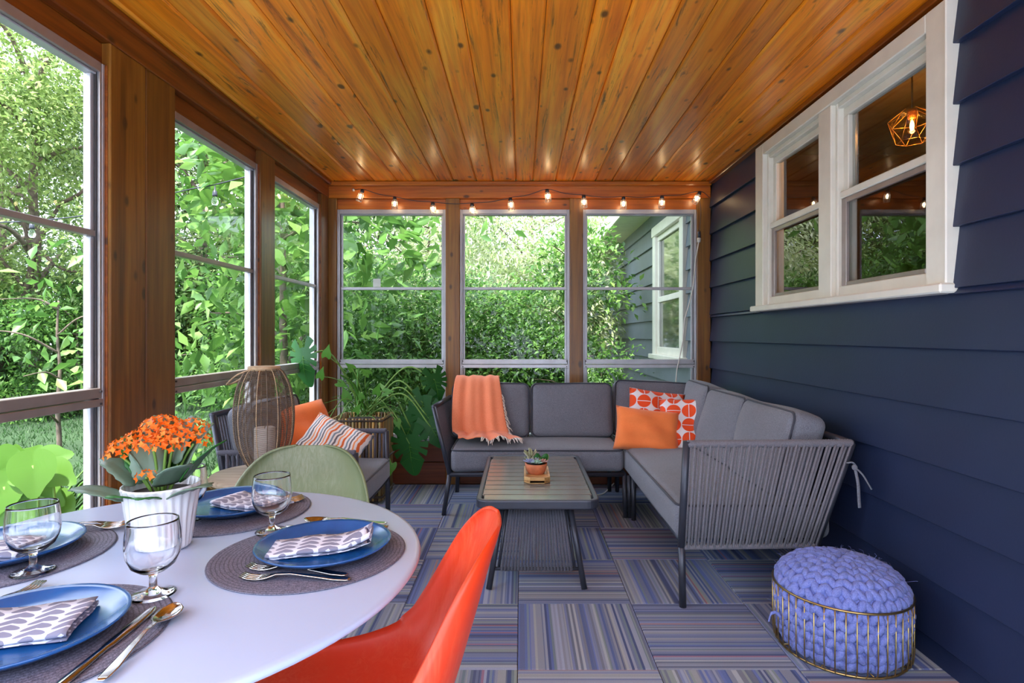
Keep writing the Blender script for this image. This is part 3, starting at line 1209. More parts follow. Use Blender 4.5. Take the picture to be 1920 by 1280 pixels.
wraprail(B0, B1, .018, M['cord'], s2)
wraprail(A0, A1, .015, M['cord'], s2)
obj('back_rail', MB().tube([B1, (1.455, 4.40, .722)], .0155, 10), M['black'], s2)
NC = 42
for k in range(NC):
    t = (k + .9) / (NC + .4)
    a, b = A0.lerp(A1, t), B0.lerp(B1, t)
    off = Vector((0, -.012 if k % 2 else -.006, 0))
    mb = MB().tube([a + off, a.lerp(b, .5) + off, b + off], (.0050 if k % 3 else .0056), 6)
    obj('arm_cord', mb, M['cord'], s2)
cushion('seat_cushion', s2, .69, 1.86, .165, (1.03, 3.46, .360), (0, 0, 0), seed=6, puff=.018, wob=.006, r=.045)
cushion('back_cushion', s2, .40, .60, .17, (1.245, 2.84, .635), (0, PI / 2 + .26 - PI, 0), seed=7, puff=.03, wob=.006)
cushion('back_cushion', s2, .40, .58, .17, (1.245, 3.42, .635), (0, PI / 2 + .27 - PI, .03), seed=8, puff=.03, wob=.006)
cushion('back_cushion', s2, .40, .54, .17, (1.255, 3.98, .65), (0, PI / 2 + .24 - PI, -.03), seed=9, puff=.03, wob=.006)
cushion('back_cushion', s2, .60, .41, .15, (.985, 4.29, .632), (PI / 2 - .22, .05, 0), seed=10, puff=.02)
tie = MB()
tie.tube(spline([(1.395, 2.455, .64), (1.41, 2.44, .645), (1.425, 2.445, .63), (1.42, 2.43, .615)], 5), .007, 6, flat=.5)
tie.tube(spline([(1.42, 2.44, .625), (1.425, 2.425, .56), (1.432, 2.43, .49), (1.435, 2.43, .455)], 5), .007, 6, flat=.5)
tie.tube(spline([(1.42, 2.44, .625), (1.44, 2.42, .60), (1.458, 2.41, .565), (1.47, 2.405, .54)], 5), .007, 6, flat=.5)
tie.ball((1.418, 2.438, .625), .012)
obj('cushion_tie', tie, M['cush'], s2)

# ---- pillows on the sofa corner
pillow('throw_pillow', 'plain bright orange lumbar pillow leaning in front of two printed pillows', .43, .30, .13, M['orange_p'], (1, -.12, -.10), (.10, .42, 1), (.835, 3.80, .555), seed=3)
pillow('throw_pillow', 'orange half disc print pillow on the sofa, left one behind plain orange pillow', .40, .40, .12, M['circles'], (1, -.05, -.13), (.08, .36, 1), (.955, 4.07, .60), seed=4, pinch=.05)
pillow('throw_pillow', 'orange half disc print pillow on the sofa, right one nearest grey back cushions', .40, .40, .12, M['circles'], (1, -.35, .06), (.26, .36, 1), (1.125, 3.82, .575), seed=5, pinch=.05)

# ---- coral throw over the left back cushion
def drape():
    # side profile (y, z) from behind the cushion, over its top, down its front, onto the seat
    prof = spline([(4.46, .70, 0), (4.45, .80, 0), (4.375, .862, 0), (4.25, .845, 0), (4.178, .765, 0), (4.135, .64, 0), (4.085, .53, 0), (4.02, .480, 0), (3.93, .474, 0), (3.825, .470, 0)], 6)
    n, m = len(prof), 44
    mb = MB()

    def fn(u, v):
        k = u * (n - 1)
        i = min(int(k), n - 2)
        p = prof[i].lerp(prof[i + 1], k - i)
        y, z = p.x, p.y
        dwn = max(0, (u - .35) / .65)
        x0 = -.495 + .06 * dwn * dwn + .01 * math.sin(7 * u)
        x1 = -.165 + .10 * max(0, u - .3) / .7 + .05 * dwn * dwn
        x = x0 + (x1 - x0) * v
        fold = .007 * math.sin(v * 17 + 1.5 * u) + .004 * math.sin(v * 31 + 2 + 3 * u)
        am = .5 + .8 * min(1, u * 1.2)
        nrm = Vector((-(prof[i + 1].y - prof[i].y), prof[i + 1].x - prof[i].x)).normalized()
        y += -abs(nrm.x) * (fold * am + .012)
        z += abs(nrm.y) * (fold * am * .8 + .014)
        if u > .74:
            z += .014 * abs(math.sin(v * 12 + 9 * u)) * (u - .74) / .26 + .008
            x += .02 * math.sin(9 * u + 5 * v)
        return (x, y, z)
    mb.grid(fn, 66, m)
    return mb, fn


dm, dfn = drape()
th = thing('throw_blanket', 'coral woven throw with white fringe draped over left back cushion of sofa', 'blanket', (-.3, 4.2, .7), world=True)
b_ = obj('blanket_cloth', dm, M['blanket'], th)
solid(b_, .006)
fg = MB()
for k in range(26):
    v = .45 + .55 * k / 25
    p = Vector(dfn(1.0, v))
    q = p + Vector((R.uniform(-.015, .03), -R.uniform(.035, .06), -.012 - R.uniform(0, .012)))
    fg.tube([p, p.lerp(q, .5) + Vector((0, 0, .006)), q], [.0045, .004, .002], 5)
for k in range(26):
    u = .46 + .50 * k / 25
    p = Vector(dfn(u, 1.0))
    q = p + Vector((.012 + R.uniform(0, .03), -.006, -R.uniform(.035, .055)))
    if q.z < .465:
        q.z = .465 + R.uniform(0, .01)
    fg.tube([p, p.lerp(q, .5) + Vector((.008, 0, 0)), q], [.0045, .004, .002], 5)
obj('fringe', fg, M['fringe'], th, kind='stuff')

# ---- coffee table
ct = thing('coffee_table', 'dark slatted metal coffee table with rope end panel on carpet', 'table', (.075, 3.15, 0), world=True)
TZ = .42
Lx, Ly = .58, 1.02
tcx, tcy = .078, 3.165
rim = MB()
outer = ring_path(Lx, Ly, .06, 0, 6)
inner = ring_path(Lx - .05, Ly - .05, .04, 0, 6)
nO = len(outer)
vs = [(x + tcx, y + tcy, TZ) for x, y, _ in outer] + [(x + tcx, y + tcy, TZ - .042) for x, y, _ in outer] + [(x + tcx, y + tcy, TZ - .042) for x, y, _ in inner] + [(x + tcx, y + tcy, TZ) for x, y, _ in inner]
fs = []
for k in range(nO):
    l = (k + 1) % nO
    for a, b in ((0, 1), (1, 2), (2, 3), (3, 0)):
        fs.append((a * nO + k, b * nO + k, b * nO + l, a * nO + l))
rim.add(vs, fs, False)
ro = obj('tabletop_frame', rim, M['black'], ct)
bm_ = ro.modifiers.new('bevel', 'BEVEL')
bm_.width = .006
bm_.segments = 2
bm_.limit_method = 'ANGLE'
M['slat'] = paint('brushed_slat', '8a8883', .24, metal=.55, var=.12, scale=5)
ns = 11
for k in range(ns):
    y0 = tcy - Ly / 2 + .027 + k * (Ly - .054) / ns
    y1 = y0 + (Ly - .054) / ns - .005
    ins = .009 if k in (0, ns - 1) else .0
    plank('slat', (tcx - Lx / 2 + .025 + ins, y0, TZ - .022), (tcx + Lx / 2 - .025 - ins, y1, TZ - .002), M['slat'], ct, .004).location -= ct.location
fl = (-.150, 2.68)
fr_ = (.296, 2.68)
top_l, top_r = (-.085, 2.80), (.235, 2.80)
bl, br_ = (-.150, 3.65), (.296, 3.65)
tbl, tbr = (-.085, 3.53), (.235, 3.53)
legs(ct, [((*fl, 0), (*top_l, TZ - .04)), ((*fr_, 0), (*top_r, TZ - .04)), ((*bl, 0), (*tbl, TZ - .04)), ((*br_, 0), (*tbr, TZ - .04))], r=.0145)
for (f0, f1, g0, g1, s) in ((fl, fr_, top_l, top_r, -1), (bl, br_, tbl, tbr, 1)):
    def lp(t, z):
        a = Vector((*f0, 0)).lerp(Vector((*g0, TZ - .04)), z / (TZ - .04))
        b = Vector((*f1, 0)).lerp(Vector((*g1, TZ - .04)), z / (TZ - .04))
        return a.lerp(b, t)
    zb, ztp = .085, .365
    obj('panel_rail', MB().tube([lp(0, zb), lp(1, zb)], .009, 8), M['black'], ct)
    obj('panel_rail', MB().tube([lp(0, ztp), lp(1, ztp)], .009, 8), M['black'], ct)
    for e in (.07, .93):
        obj('panel_rail', MB().tube([lp(e, zb), lp(e, ztp)], .007, 8), M['black'], ct)
    if s < 0:
        for k in range(22):
            t = .09 + .82 * (k + .5) / 22
            obj('panel_cord', MB().tube([lp(t, zb - .008) + Vector((0, -.006, 0)), lp(t, .2) + Vector((0, -.009, 0)), lp(t, ztp + .006) + Vector((0, -.006, 0))], .0068, 6), M['cord_d'], ct)
    else:
        cm = MB()
        for k in range(22):
            t = .09 + .82 * (k + .5) / 22
            cm.tube([lp(t, zb), lp(t, ztp)], .0066, 5)
        obj('panel_cord', cm, M['cord_d'], ct, kind='stuff')

# ---- tray with terracotta bowl of succulents
TP = on(1006, 893, TZ)
tr = thing('wooden_tray', 'small pale wood tray under the terracotta bowl on coffee table', 'tray', (TP.x, TP.y, TZ))
tw, td = .135, .30
tpoly = [(-tw / 2, -td / 2 + .03), (-tw / 2 + .03, -td / 2), (tw / 2 - .03, -td / 2), (tw / 2, -td / 2 + .03), (tw / 2, td / 2 - .03), (tw / 2 - .03, td / 2), (-tw / 2 + .03, td / 2), (-tw / 2, td / 2 - .03)]
obj('tray_base', MB().prism(tpoly, 2, .004, .014), M['traywood'], tr)
for k in range(8):
    a, b = Vector((*tpoly[k], 0)), Vector((*tpoly[(k + 1) % 8], 0))
    dv = (b - a).normalized()
    nn = Vector((-dv.y, dv.x, 0)) * .010
    obj('tray_side', MB().add([a, b, b + nn, a + nn, a + Vector((0, 0, .030)), b + Vector((0, 0, .030)), b + nn + Vector((0, 0, .030)), a + nn + Vector((0, 0, .030))], [(3, 2, 1, 0), (4, 5, 6, 7), (0, 1, 5, 4), (1, 2, 6, 5), (2, 3, 7, 6), (3, 0, 4, 7)], False), M['traywood'], tr)
PZ = TZ + .0145
sp = thing('succulent_planter', 'terracotta bowl of mixed succulents on small wooden tray', 'plant', (TP.x - .002, TP.y + .015, PZ))
obj('bowl', MB().lathe([(.0, 0), (.042, 0), (.050, .012), (.054, .026), (.056, .028), (.060, .045), (.0605, .056), (.055, .056), (.053, .044), (.0, .044)], 36), M['terracotta'], sp)
obj('soil', MB().lathe([(0, .046), (.0535, .046), (.0535, .048), (0, .050)], 20), M['soil'], sp)


def rosette(n, L, W, rise, layers=3, tw=0.0):
    mb = MB()
    for q in range(layers):
        k0 = n - q
        for k in range(k0):
            a = 2 * PI * (k + .5 * q) / k0 + tw
            el = rise + (q / max(1, layers - 1)) * .8
            l = L * (1 - .22 * q)
            d = Vector((math.cos(a) * math.cos(el), math.sin(a) * math.cos(el), math.sin(el)))
            qt = d.to_track_quat('Z', 'Y')
            mb.ball(d * l * .5, W * .5, W * .24, l * .55, 6, 5, rot=qt.to_matrix())
    return mb


SUC = [('9fa6c4', '8088b0', (-.030, -.018), 6, .036, .016, .35), ('a6c8b4', '7fae98', (.006, -.030), 7, .032, .014, .3), ('c89a92', 'a8706c', (.034, -.016), 7, .030, .013, .4), ('b8b49a', '8c8a66', (-.028, .022), 8, .050, .011, .8), ('b2b4c0', '8a8c9c', (.0, .012), 6, .034, .013, .6)]
for i, (c1, c2, p, n, L, W, rise) in enumerate(SUC):
    ml = leafmat('succulent_leaf_%d' % i, c2, c1, c1, .1, .3)
    o = obj('succulent', rosette(n, L, W, rise, 3, i), ml, sp, kind='stuff')
    o.location = (*p, .060 if i != 3 else .068)
    o.scale = (1.2, 1.2, 1.2)
for (p, a, l) in (((.016, .018), -.3, .062), ((.030, .024), .5, .060), ((.022, .006), .1, .040)):
    q = Euler((.25, a, a)).to_matrix()
    o = obj('succulent_leaf', MB().ball((0, 0, l * .5), .021, .006, l * .56, 10, 8, rot=None), M['leaf_kd'], sp)
    o.location = (*p, .046)
    o.rotation_euler = (.15, a, .3)
    obj('leaf_margin', MB().ball((.004, .0015, l * .5), .020, .0055, l * .57, 10, 8), leafmat('cream_leaf_margin', 'a9b86a', 'c4cc84', 'd8dca0', .2, .3), o) if a > .4 else None
sm = MB()
for k in range(40):
    a, e = R.uniform(0, 2 * PI), R.uniform(.5, 1.5)
    d = Vector((math.cos(a) * math.cos(e), math.sin(a) * math.cos(e), math.sin(e)))
    l = R.uniform(.03, .075)
    b0 = Vector((-.028, .020, .05))
    sm.ball(b0 + d * l, .0045, .0045, .011, 5, 4, rot=d.to_track_quat('Z', 'Y').to_matrix())
    sm.tube([b0, b0 + d * l], .0012, 4)
obj('sedum_sprig', sm, leafmat('sedum_leaf', '8f9468', 'b8b890', 'd6d2b0', .2, .3), sp, kind='stuff')

# ---- rope armchair by the left windows (faces +x)
ac = thing('rope_armchair', 'dark rope armchair in front of left windows with grey seat cushion', 'chair', (-1.12, 3.08, 0), world=True)
AY0, AY1, AXF, AXB, AZ = 2.76, 3.40, -.797, -1.46, .62
for (y, s) in ((AY0, -1), (AY1, 1)):
    legs(ac, [((AXF + .01, y, 0), (AXF, y, AZ)), ((AXB + .03, y, 0), (AXB + .06, y, .33))], r=.0145)
    obj('back_post', MB().tube([(AXB + .06, y, .33), (AXB - .03, y + .01, .80)], .0145, 10), M['black'], ac)
    obj('side_rail', MB().tube([(AXF, y, .33), (AXB + .06, y, .33)], .0125, 8), M['black'], ac)
    wraprail((AXF, y, AZ), (AXB + .0, y, AZ), .0155, M['cord_d'], ac, 36)
    for k in range(24):
        t = (k + .7) / 24.5
        x = AXF + (AXB + .03 - AXF) * t
        mb = MB().tube([(x, y + .010 * s * (1 if k % 2 else .4), .335), (x, y + .010 * s * (1 if k % 2 else .4), AZ - .004)], .0075, 6)
        obj('arm_cord', mb, M['cord_d'], ac)
obj('seat_frame', MB().tube([(AXF, AY0, .33), (AXF, AY1, .33)], .0125, 8).tube([(AXB + .06, AY0, .33), (AXB + .06, AY1, .33)], .0125, 8), M['black'], ac)
obj('back_rail', MB().tube([(AXB - .03, AY0, .80), (AXB - .03, AY1 + .01, .80)], .0145, 8), M['black'], ac)
cm = MB()
for k in range(26):
    y = AY0 + (AY1 - AY0) * (k + .5) / 26
    cm.tube([(AXB + .055, y, .34), (AXB - .03, y, .80)], .0072, 5)
obj('back_cord', cm, M['cord_d'], ac, kind='stuff')
cushion('seat_cushion', ac, .64, .60, .125, (-1.085, 3.08, .405), (0, 0, 0), seed=14, puff=.014, r=.035)
cushion('back_cushion', ac, .36, .58, .15, (-1.345, 3.08, .66), (0, PI / 2 - .18, 0), seed=15, puff=.02)
pillow('throw_pillow', 'plain orange pillow in the armchair behind the rattan lantern', .40, .40, .13, M['orange_p'], (.55, .80, .10), (-.40, .25, .9), (-1.185, 3.13, .622), seed=7, pinch=.03)
pillow('throw_pillow', 'striped grey and orange pillow lying in rope armchair', .36, .30, .12, M['stripe'], (.86, -.25, -.30), (.22, .60, .75), (-.995, 2.99, .605), seed=8, pinch=.06)

# ---- plant basket with monstera in the back corner
pb = thing('potted_monstera', 'large leafy monstera in slatted bamboo basket in the back left corner', 'plant', (-1.17, 4.20, 0), world=True)
bx, by, bw, bh0, bh1 = -1.155, 4.20, .17, .02, .60
obj('liner', MB().lathe([(.0, bh0), (.14, bh0), (.155, bh1 - .03), (.15, bh1 - .03), (0, bh1 - .06)], 20, M=Matrix.Translation((bx, by, 0))), M['soil'], pb)
BAM = [paint('bamboo_%d' % i, c, .55, var=.1) for i, c in enumerate(('b08a4a', '7c5a30', '9a8450', '5f4a30'))]
for sd in range(4):
    for k in range(15):
        u = -bw + 2 * bw * (k + .5) / 15
        p = ((u, -bw), (bw, u), (u, bw), (-bw, u))[sd]
        obj('basket_slat', MB().tube([(bx + p[0], by + p[1], bh0), (bx + p[0] * 1.04, by + p[1] * 1.04, bh1)], .0095, 6), BAM[(k * 7 + sd) % 4], pb)
for zz in (.05, .30, bh1 - .015):
    rp = [(bx + s * (bw + .012), by + t * (bw + .012), zz) for s, t in ((-1, -1), (1, -1), (1, 1), (-1, 1))]
    obj('basket_band', MB().tube(rp, .009, 6, closed=True), M['bark_d'], pb)


def leaf_fan(rfun, n=36, rings=4, droop=.25, cup=.1, L=1.0):
    """leaf blade: stalk joins at the origin, tip along +y"""
    mb = MB()
    vs, fs = [(0, 0, 0)], []
    for k in range(n):
        a = -PI + 2 * PI * k / n
        r = rfun(a)
        for q in range(1, rings + 1):
            t = q / rings
            x, y = r * t * math.sin(a) * L, r * t * math.cos(a) * L
            zc = -droop * (x * x * .6 + max(0, y) ** 2 * .8) / L + cup * abs(x) * .5
            vs.append((x, y, zc))
    for k in range(n):
        l = (k + 1) % n
        fs.append((0, 1 + l * rings, 1 + k * rings))
        for q in range(rings - 1):
            fs.append((1 + k * rings + q, 1 + l * rings + q, 1 + l * rings + q + 1, 1 + k * rings + q + 1))
    return mb.add(vs, fs)


def heart(a, notch=0.0, nn=0):
    ca = math.cos(a)
    r = .48 + .24 * max(0, ca) ** 2 + .26 * max(0, ca) ** 20 + .10 * (1 - ca) * (1 if abs(a) < 2.75 else .25)
    if abs(a) > 2.75:
        r *= .55
    if nn and .5 < abs(a) < 2.4:
        s = math.sin((abs(a) - .5) / 1.9 * PI * nn * 2 - PI / 2)
        if s > .68:
            r *= 1 - notch
    return r


def put_leaf(name, mb, m, parent, base, L, tipdir, up, label=None):
    """orient a leaf built along +y with +z its upper face"""
    y = Vector(tipdir).normalized()
    z = Vector(up)
    z = (z - y * z.dot(y)).normalized()
    x = y.cross(z)
    mt = Matrix((x, y, z)).transposed()
    vs = [Vector(base) + mt @ (Vector(v) * L) for v in mb.v]
    n = MB().add(vs, mb.f)
    return obj(name, n, m, parent, label=label)


mono = leaf_fan(lambda a: heart(a, .42, 4), 128, 4, .30, .10)
mono2 = leaf_fan(lambda a: heart(a, .0, 0), 36, 4, .35, .12)
crown = Vector((bx, by, .60))
MON = [  # px, py, depth, size, tip direction, up
    (568, 668, 3.98, .24, (.15, -.15, -1), (-.45, -.85, .15)),
    (768, 832, 4.12, .26, (.12, -.1, -1), (-.15, -.95, .2)),
    (800, 778, 4.16, .24, (.55, -.1, -.8), (-.2, -.95, .3)),
    (770, 800, 4.22, .20, (-.4, -.1, -.9), (.1, -.95, .3)),
    (815, 712, 4.25, .19, (.25, -.1, -1), (.45, -.85, .2)),
    (793, 755, 4.20, .20, (-.1, -.1, -1), (.2, -.95, .2)),
    (808, 800, 4.14, .19, (.5, -.2, -.8), (-.1, -.9, .4)),
]
for i, (px, py, y, L, td_, up) in enumerate(MON):
    p = at(px, py, y)
    lo = put_leaf('leaf', mono, M['monstera'], pb, p, L * .92, td_, up)
    y_ = Vector(td_).normalized()
    z_ = (Vector(up) - y_ * y_.dot(Vector(up))).normalized()
    x_ = y_.cross(z_)
    vn = MB()
    vn.tube([p + z_ * .003, p + y_ * L * .45 + z_ * .002, p + y_ * L * .82 - z_ * .10 * L], [.0022, .0016, .0006], 4)
    for sg in (-1, 1):
        for q in (.08, .22, .36):
            vn.tube([p + y_ * L * q + z_ * .003, p + y_ * L * (q + .14) + x_ * sg * L * .30 + z_ * .004], [.0014, .0005], 4)
    obj('leaf_vein', vn, M['pothos'], lo, kind='stuff').location = (0, 0, 0)
    mid = crown.lerp(p, .55) + Vector((0, .03, .20 if i != 1 else .16))
    obj('stalk', MB().tube(spline([crown + Vector((R.uniform(-.06, .06), R.uniform(-.06, .06), 0)), mid, p], 8), [.006] * 16 + [.0045], 6), M['stem'], pb)
POT = [(612, 665, 3.95, .11, (.25, -.1, 1)), (613, 790, 3.9, .09, (-1, -.2, .1)), (636, 718, 4.05, .10, (1, -.3, -.35)), (600, 705, 3.95, .10, (.3, -.1, .9)), (706, 735, 4.05, .10, (.3, -.3, .8)), (668, 770, 4.03, .09, (.5, -.3, .8)), (722, 735, 4.1, .10, (1, -.3, .2)), (630, 800, 4.0, .09, (-.2, -.3, -1)), (735, 872, 4.05, .11, (-.15, -.2, -1)), (650, 745, 4.1, .12, (-.3, -.1, .9)), (690, 700, 4.1, .09, (-.6, -.2, .5)), (745, 790, 4.1, .09, (.3, -.2, -.8)), (660, 690, 4.15, .09, (-.5, -.2, .5)), (678, 745, 4.0, .08, (-.3, -.2, .9))]
for i, (px, py, y, L, td_) in enumerate(POT):
    p = at(px, py, y)
    put_leaf('leaf', leaf_fan(lambda a: heart(a) * (1 if abs(a) < .3 else .72), 20, 2, .3, .15), M['pothos'], pb, p, L * .72, td_, (.2, -1, .45))
    mid = crown.lerp(p, .5) + Vector((0, -.02, .10 if py < 780 else .14))
    obj('vine', MB().tube(spline([crown + Vector((R.uniform(-.09, .09), R.uniform(-.06, .06), 0)), mid, p], 7), .0035, 5), M['stem'], pb)
for i in range(16):
    a = R.uniform(-.2, PI + .2)
    b0 = crown + Vector((R.uniform(-.08, .08), R.uniform(-.08, .08), 0))
    l = R.uniform(.25, .5)
    tipp = b0 + Vector((math.cos(a) * l * .8, R.uniform(-.1, .1), math.sin(a) * l * .75))
    mid = b0.lerp(tipp, .5) + Vector((0, 0, .07))
    obj('blade', MB().tube(spline([b0, mid, tipp], 6), [.004 + .006 * math.sin(PI * k / 12) for k in range(13)], 4, flat=.25), M['pothos'], pb)

# ---- side table, lantern and candle
stc = Vector((-1.115, 2.455, 0))
st = thing('side_table', 'small round side table with weathered wooden top under rattan lantern', 'table', stc)
obj('tabletop', MB().lathe([(0, .572), (.192, .572), (.2, .578), (.2, .592), (.192, .60), (0, .60)], 48), M['grey_wood'], st)
obj('metal_band', MB().lathe([(.196, .545), (.208, .545), (.208, .574), (.196, .574)], 48), M['gold'], st)
for k in range(4):
    a = PI / 4 + k * PI / 2
    obj('leg', MB().tube([(.185 * math.cos(a), .185 * math.sin(a), 0), (.2 * math.cos(a), .2 * math.sin(a), .56)], .009, 8), M['bark_d'], st)
obj('foot_ring', MB().tube([(.186 * math.cos(2 * PI * k / 40), .186 * math.sin(2 * PI * k / 40), .12) for k in range(40)], .006, 6, closed=True), M['bark_d'], st)

lt = thing('rattan_lantern', 'tall brown rattan wire lantern with pale top ring on side table', 'lantern', (stc.x - .012, stc.y + .06, .6005))
prof = spline([(.062, .012, 0), (.085, .05, 0), (.112, .12, 0), (.122, .20, 0), (.121, .28, 0), (.108, .36, 0), (.082, .42, 0), (.062, .438, 0)], 6)
obj('base_ring', MB().lathe([(.0, 0), (.066, 0), (.066, .014), (0, .014)], 32), M['rattan_l'], lt)
obj('top_ring', MB().lathe([(.056, .432), (.066, .432), (.066, .450), (.056, .450)], 32), M['rattan_l'], lt)
for k in range(18):
    a = 2 * PI * k / 18
    obj('rib', MB().tube([(p.x * math.cos(a) * 1.01, p.x * math.sin(a) * 1.01, p.y) for p in prof], .0020, 5), M['rattan_l'] if k % 2 == 0 else M['rattan'], lt)
wv = MB()
nw = 100
for i in range(nw):
    zz = .02 + (.428 - .02) * i / (nw - 1)
    j = min(range(len(prof)), key=lambda q: abs(prof[q].y - zz))
    j2 = min(j + 1, len(prof) - 1) if prof[j].y <= zz else max(j - 1, 0)
    dz = prof[j2].y - prof[j].y
    rr_ = prof[j].x + (prof[j2].x - prof[j].x) * ((zz - prof[j].y) / dz if abs(dz) > 1e-6 else 0)
    wv.tube([((rr_ + .0022 * (1 if (k + i) % 2 else -1)) * math.cos(2 * PI * k / 36), (rr_ + .0022 * (1 if (k + i) % 2 else -1)) * math.sin(2 * PI * k / 36), zz) for k in range(36)], .00118, 3, closed=True)
obj('woven_wires', wv, M['rattan'], lt, kind='stuff')
obj('handle', MB().tube(spline([(-.03, -.055, .44), (-.09, -.06, .415), (-.148, -.03, .375), (-.155, 0, .37), (-.148, .03, .375), (-.09, .06, .415), (-.03, .055, .44)], 6), .0035, 6), M['rattan_l'], lt)
cd = thing('pillar_candle', 'thick white pillar candle inside the rattan lantern', 'candle', (stc.x - .005, stc.y + .05, .615))
obj('wax', MB().lathe([(0, 0), (.042, 0), (.043, .003), (.043, .166), (.040, .170), (.022, .164), (0, .163)], 32), M['candle'], cd)
obj('wick', MB().tube([(0, 0, .162), (.002, 0, .176)], .0015, 5), M['bark_d'], cd)

# ---- pouf in a wire basket
PB = Vector((1.219, 2.192, 0))
bk = thing('wire_basket', 'round brass wire basket holding blue knitted pouf beside navy wall', 'basket', PB)
Rb, Hb = .236, .234
for (zz, r_) in ((Hb, Rb), (.006, Rb * .93)):
    obj('rim' if zz > .1 else 'base_ring', MB().tube([(r_ * math.cos(2 * PI * k / 64), r_ * math.sin(2 * PI * k / 64), zz) for k in range(64)], .0042, 8, closed=True), M['gold'], bk)
for k in range(44):
    a = 2 * PI * k / 44
    c, s_ = math.cos(a), math.sin(a)
    obj('wire', MB().tube([(Rb * c, Rb * s_, Hb), (Rb * c, Rb * s_, .05), (Rb * .985 * c, Rb * .985 * s_, .018), (Rb * .93 * c, Rb * .93 * s_, .006)], .0024, 5), M['gold'], bk)
for k in range(4):
    a = PI * k / 4
    obj('base_wire', MB().tube([(Rb * .93 * math.cos(a), Rb * .93 * math.sin(a), .006), (-Rb * .93 * math.cos(a), -Rb * .93 * math.sin(a), .006)], .0024, 5), M['gold'], bk)
pf = thing('knitted_pouf', 'chunky knit periwinkle blue pouf bulging out of brass wire basket', 'pouf', PB + Vector((0, 0, .012)))
pr = spline([(0, 0, 0), (.17, .004, 0), (.208, .04, 0), (.218, .12, 0), (.220, .19, 0), (.214, .235, 0), (.185, .275, 0), (.13, .300, 0), (.06, .314, 0), (0, .318, 0)], 6)
obj('pouf_body', MB().lathe([(p.x, p.y) for p in pr], 40), M['knit'], pf)
kn = MB()
# arc length rows of V stitches
acc = [0.0]
for i in range(1, len(pr)):
    acc.append(acc[-1] + (pr[i] - pr[i - 1]).length)


def prof_at(d):
    for i in range(1, len(pr)):
        if acc[i] >= d:
            t = (d - acc[i - 1]) / max(1e-9, acc[i] - acc[i - 1])
            p = pr[i - 1].lerp(pr[i], t)
            tg = (pr[i] - pr[i - 1]).normalized()
            return p, tg
    return pr[-1], (pr[-1] - pr[-2]).normalized()


d = acc[6] + .005
row = 0
while d < acc[-1] - .008:
    p, tg = prof_at(d)
    n = max(3, int(2 * PI * p.x / .046))
    for k in range(n):
        a = 2 * PI * (k + .5 * (row % 2)) / n + R.uniform(-.02, .02)
        for sgn in (-1, 1):
            a2 = a + sgn * .0135 / max(p.x, .02)
            rad = Vector((math.cos(a2), math.sin(a2), 0))
            along = rad * tg.x + Vector((0, 0, tg.y))
            circ = Vector((-math.sin(a2), math.cos(a2), 0))
            nrm = along.cross(circ) * -1
            c = rad * p.x + Vector((0, 0, p.y)) + nrm * R.uniform(.0, .006)
            axis = (along * .86 + circ * sgn * .62).normalized()
            q = axis.to_track_quat('Z', 'Y').to_matrix()
            kn.ball(c, .0160, .0160, .0290 * R.uniform(.9, 1.1), 7, 5, rot=q)
    d += .0355
    row += 1
for k in range(110):
    a = R.uniform(0, 2 * PI)
    p, tg = prof_at(R.uniform(acc[12], acc[-1] - .02))
    b0 = Vector((math.cos(a) * (p.x + .012), math.sin(a) * (p.x + .012), p.y + .01))
    v1 = Vector((R.uniform(-.02, .02), R.uniform(-.02, .02), R.uniform(0, .015)))
    kn.tube([b0, b0 + v1 + Vector((math.cos(a), math.sin(a), .3)) * .01, b0 + v1 * 1.8], .0006, 3)
obj('knit_stitches', kn, M['knit'], pf, kind='stuff')
obj('loose_yarn', MB().tube(spline([(-.228, -.02, .10), (-.255, -.02, .125), (-.275, -.025, .12), (-.285, -.03, .095)], 5), [.006] * 10 + [.003] * 6, 6), M['knit'], pf)

# ================================================================== dining corner
TZD = .74
TC = Vector((-.735, 1.125, 0))
dt = thing('dining_table', 'round white dining table set for four in the foreground', 'table', TC)
obj('tabletop', MB().lathe([(0, .712), (.46, .712), (.505, .716), (.524, .724), (.530, .732), (.527, .738), (.518, .74), (0, .74)], 96), M['table'], dt)
for k in range(4):
    a = PI / 4 + k * PI / 2
    c, s_ = math.cos(a), math.sin(a)
    obj('leg', MB().tube([(.22 * c, .22 * s_, .715), (.30 * c, .30 * s_, 0)], .014, 8), M['darkwood'], dt)
    c2, s2_ = math.cos(a + PI / 2), math.sin(a + PI / 2)
    obj('brace', MB().tube([(.235 * c, .235 * s_, .6), (.28 * c2, .28 * s2_, .18)], .005, 6), M['black'], dt)
obj('mount_plate', MB().box((-.2, -.2, .698), (.2, .2, .713), .005), M['black'], dt)


def shell_mb():
    ctl = [(.236, .418, .135, .0), (.228, .438, .185, .006), (.16, .446, .216, .035), (.06, .436, .228, .06), (-.05, .432, .234, .085), (-.14, .447, .235, .105), (-.20, .50, .231, .105), (-.235, .58, .223, .09), (-.263, .67, .208, .07), (-.285, .745, .182, .052), (-.300, .795, .146, .034), (-.311, .825, .098, .018), (-.316, .838, .045, .005)]
    a = spline([(c[0], c[1], 0) for c in ctl], 4)
    b = spline([(c[2], c[3], 0) for c in ctl], 4)
    n = len(a)
    mb = MB()

    def fn(u, v):
        i = round(u * (n - 1))
        p, q = a[i], b[i]
        t = (a[min(i + 1, n - 1)] - a[max(i - 1, 0)]).normalized()
        nr = Vector((-t.y, t.x))
        if nr.dot(Vector((1, 1.0))) < 0:
            nr = -nr
        s = -1 + 2 * v
        y = q.x * math.sin(s * PI / 2 * .92) / math.sin(PI / 2 * .92)
        l = q.y * abs(s) ** 2.4
        return (p.x + nr.x * l, y, p.y + nr.y * l)
    mb.grid(fn, n, 25)
    return mb


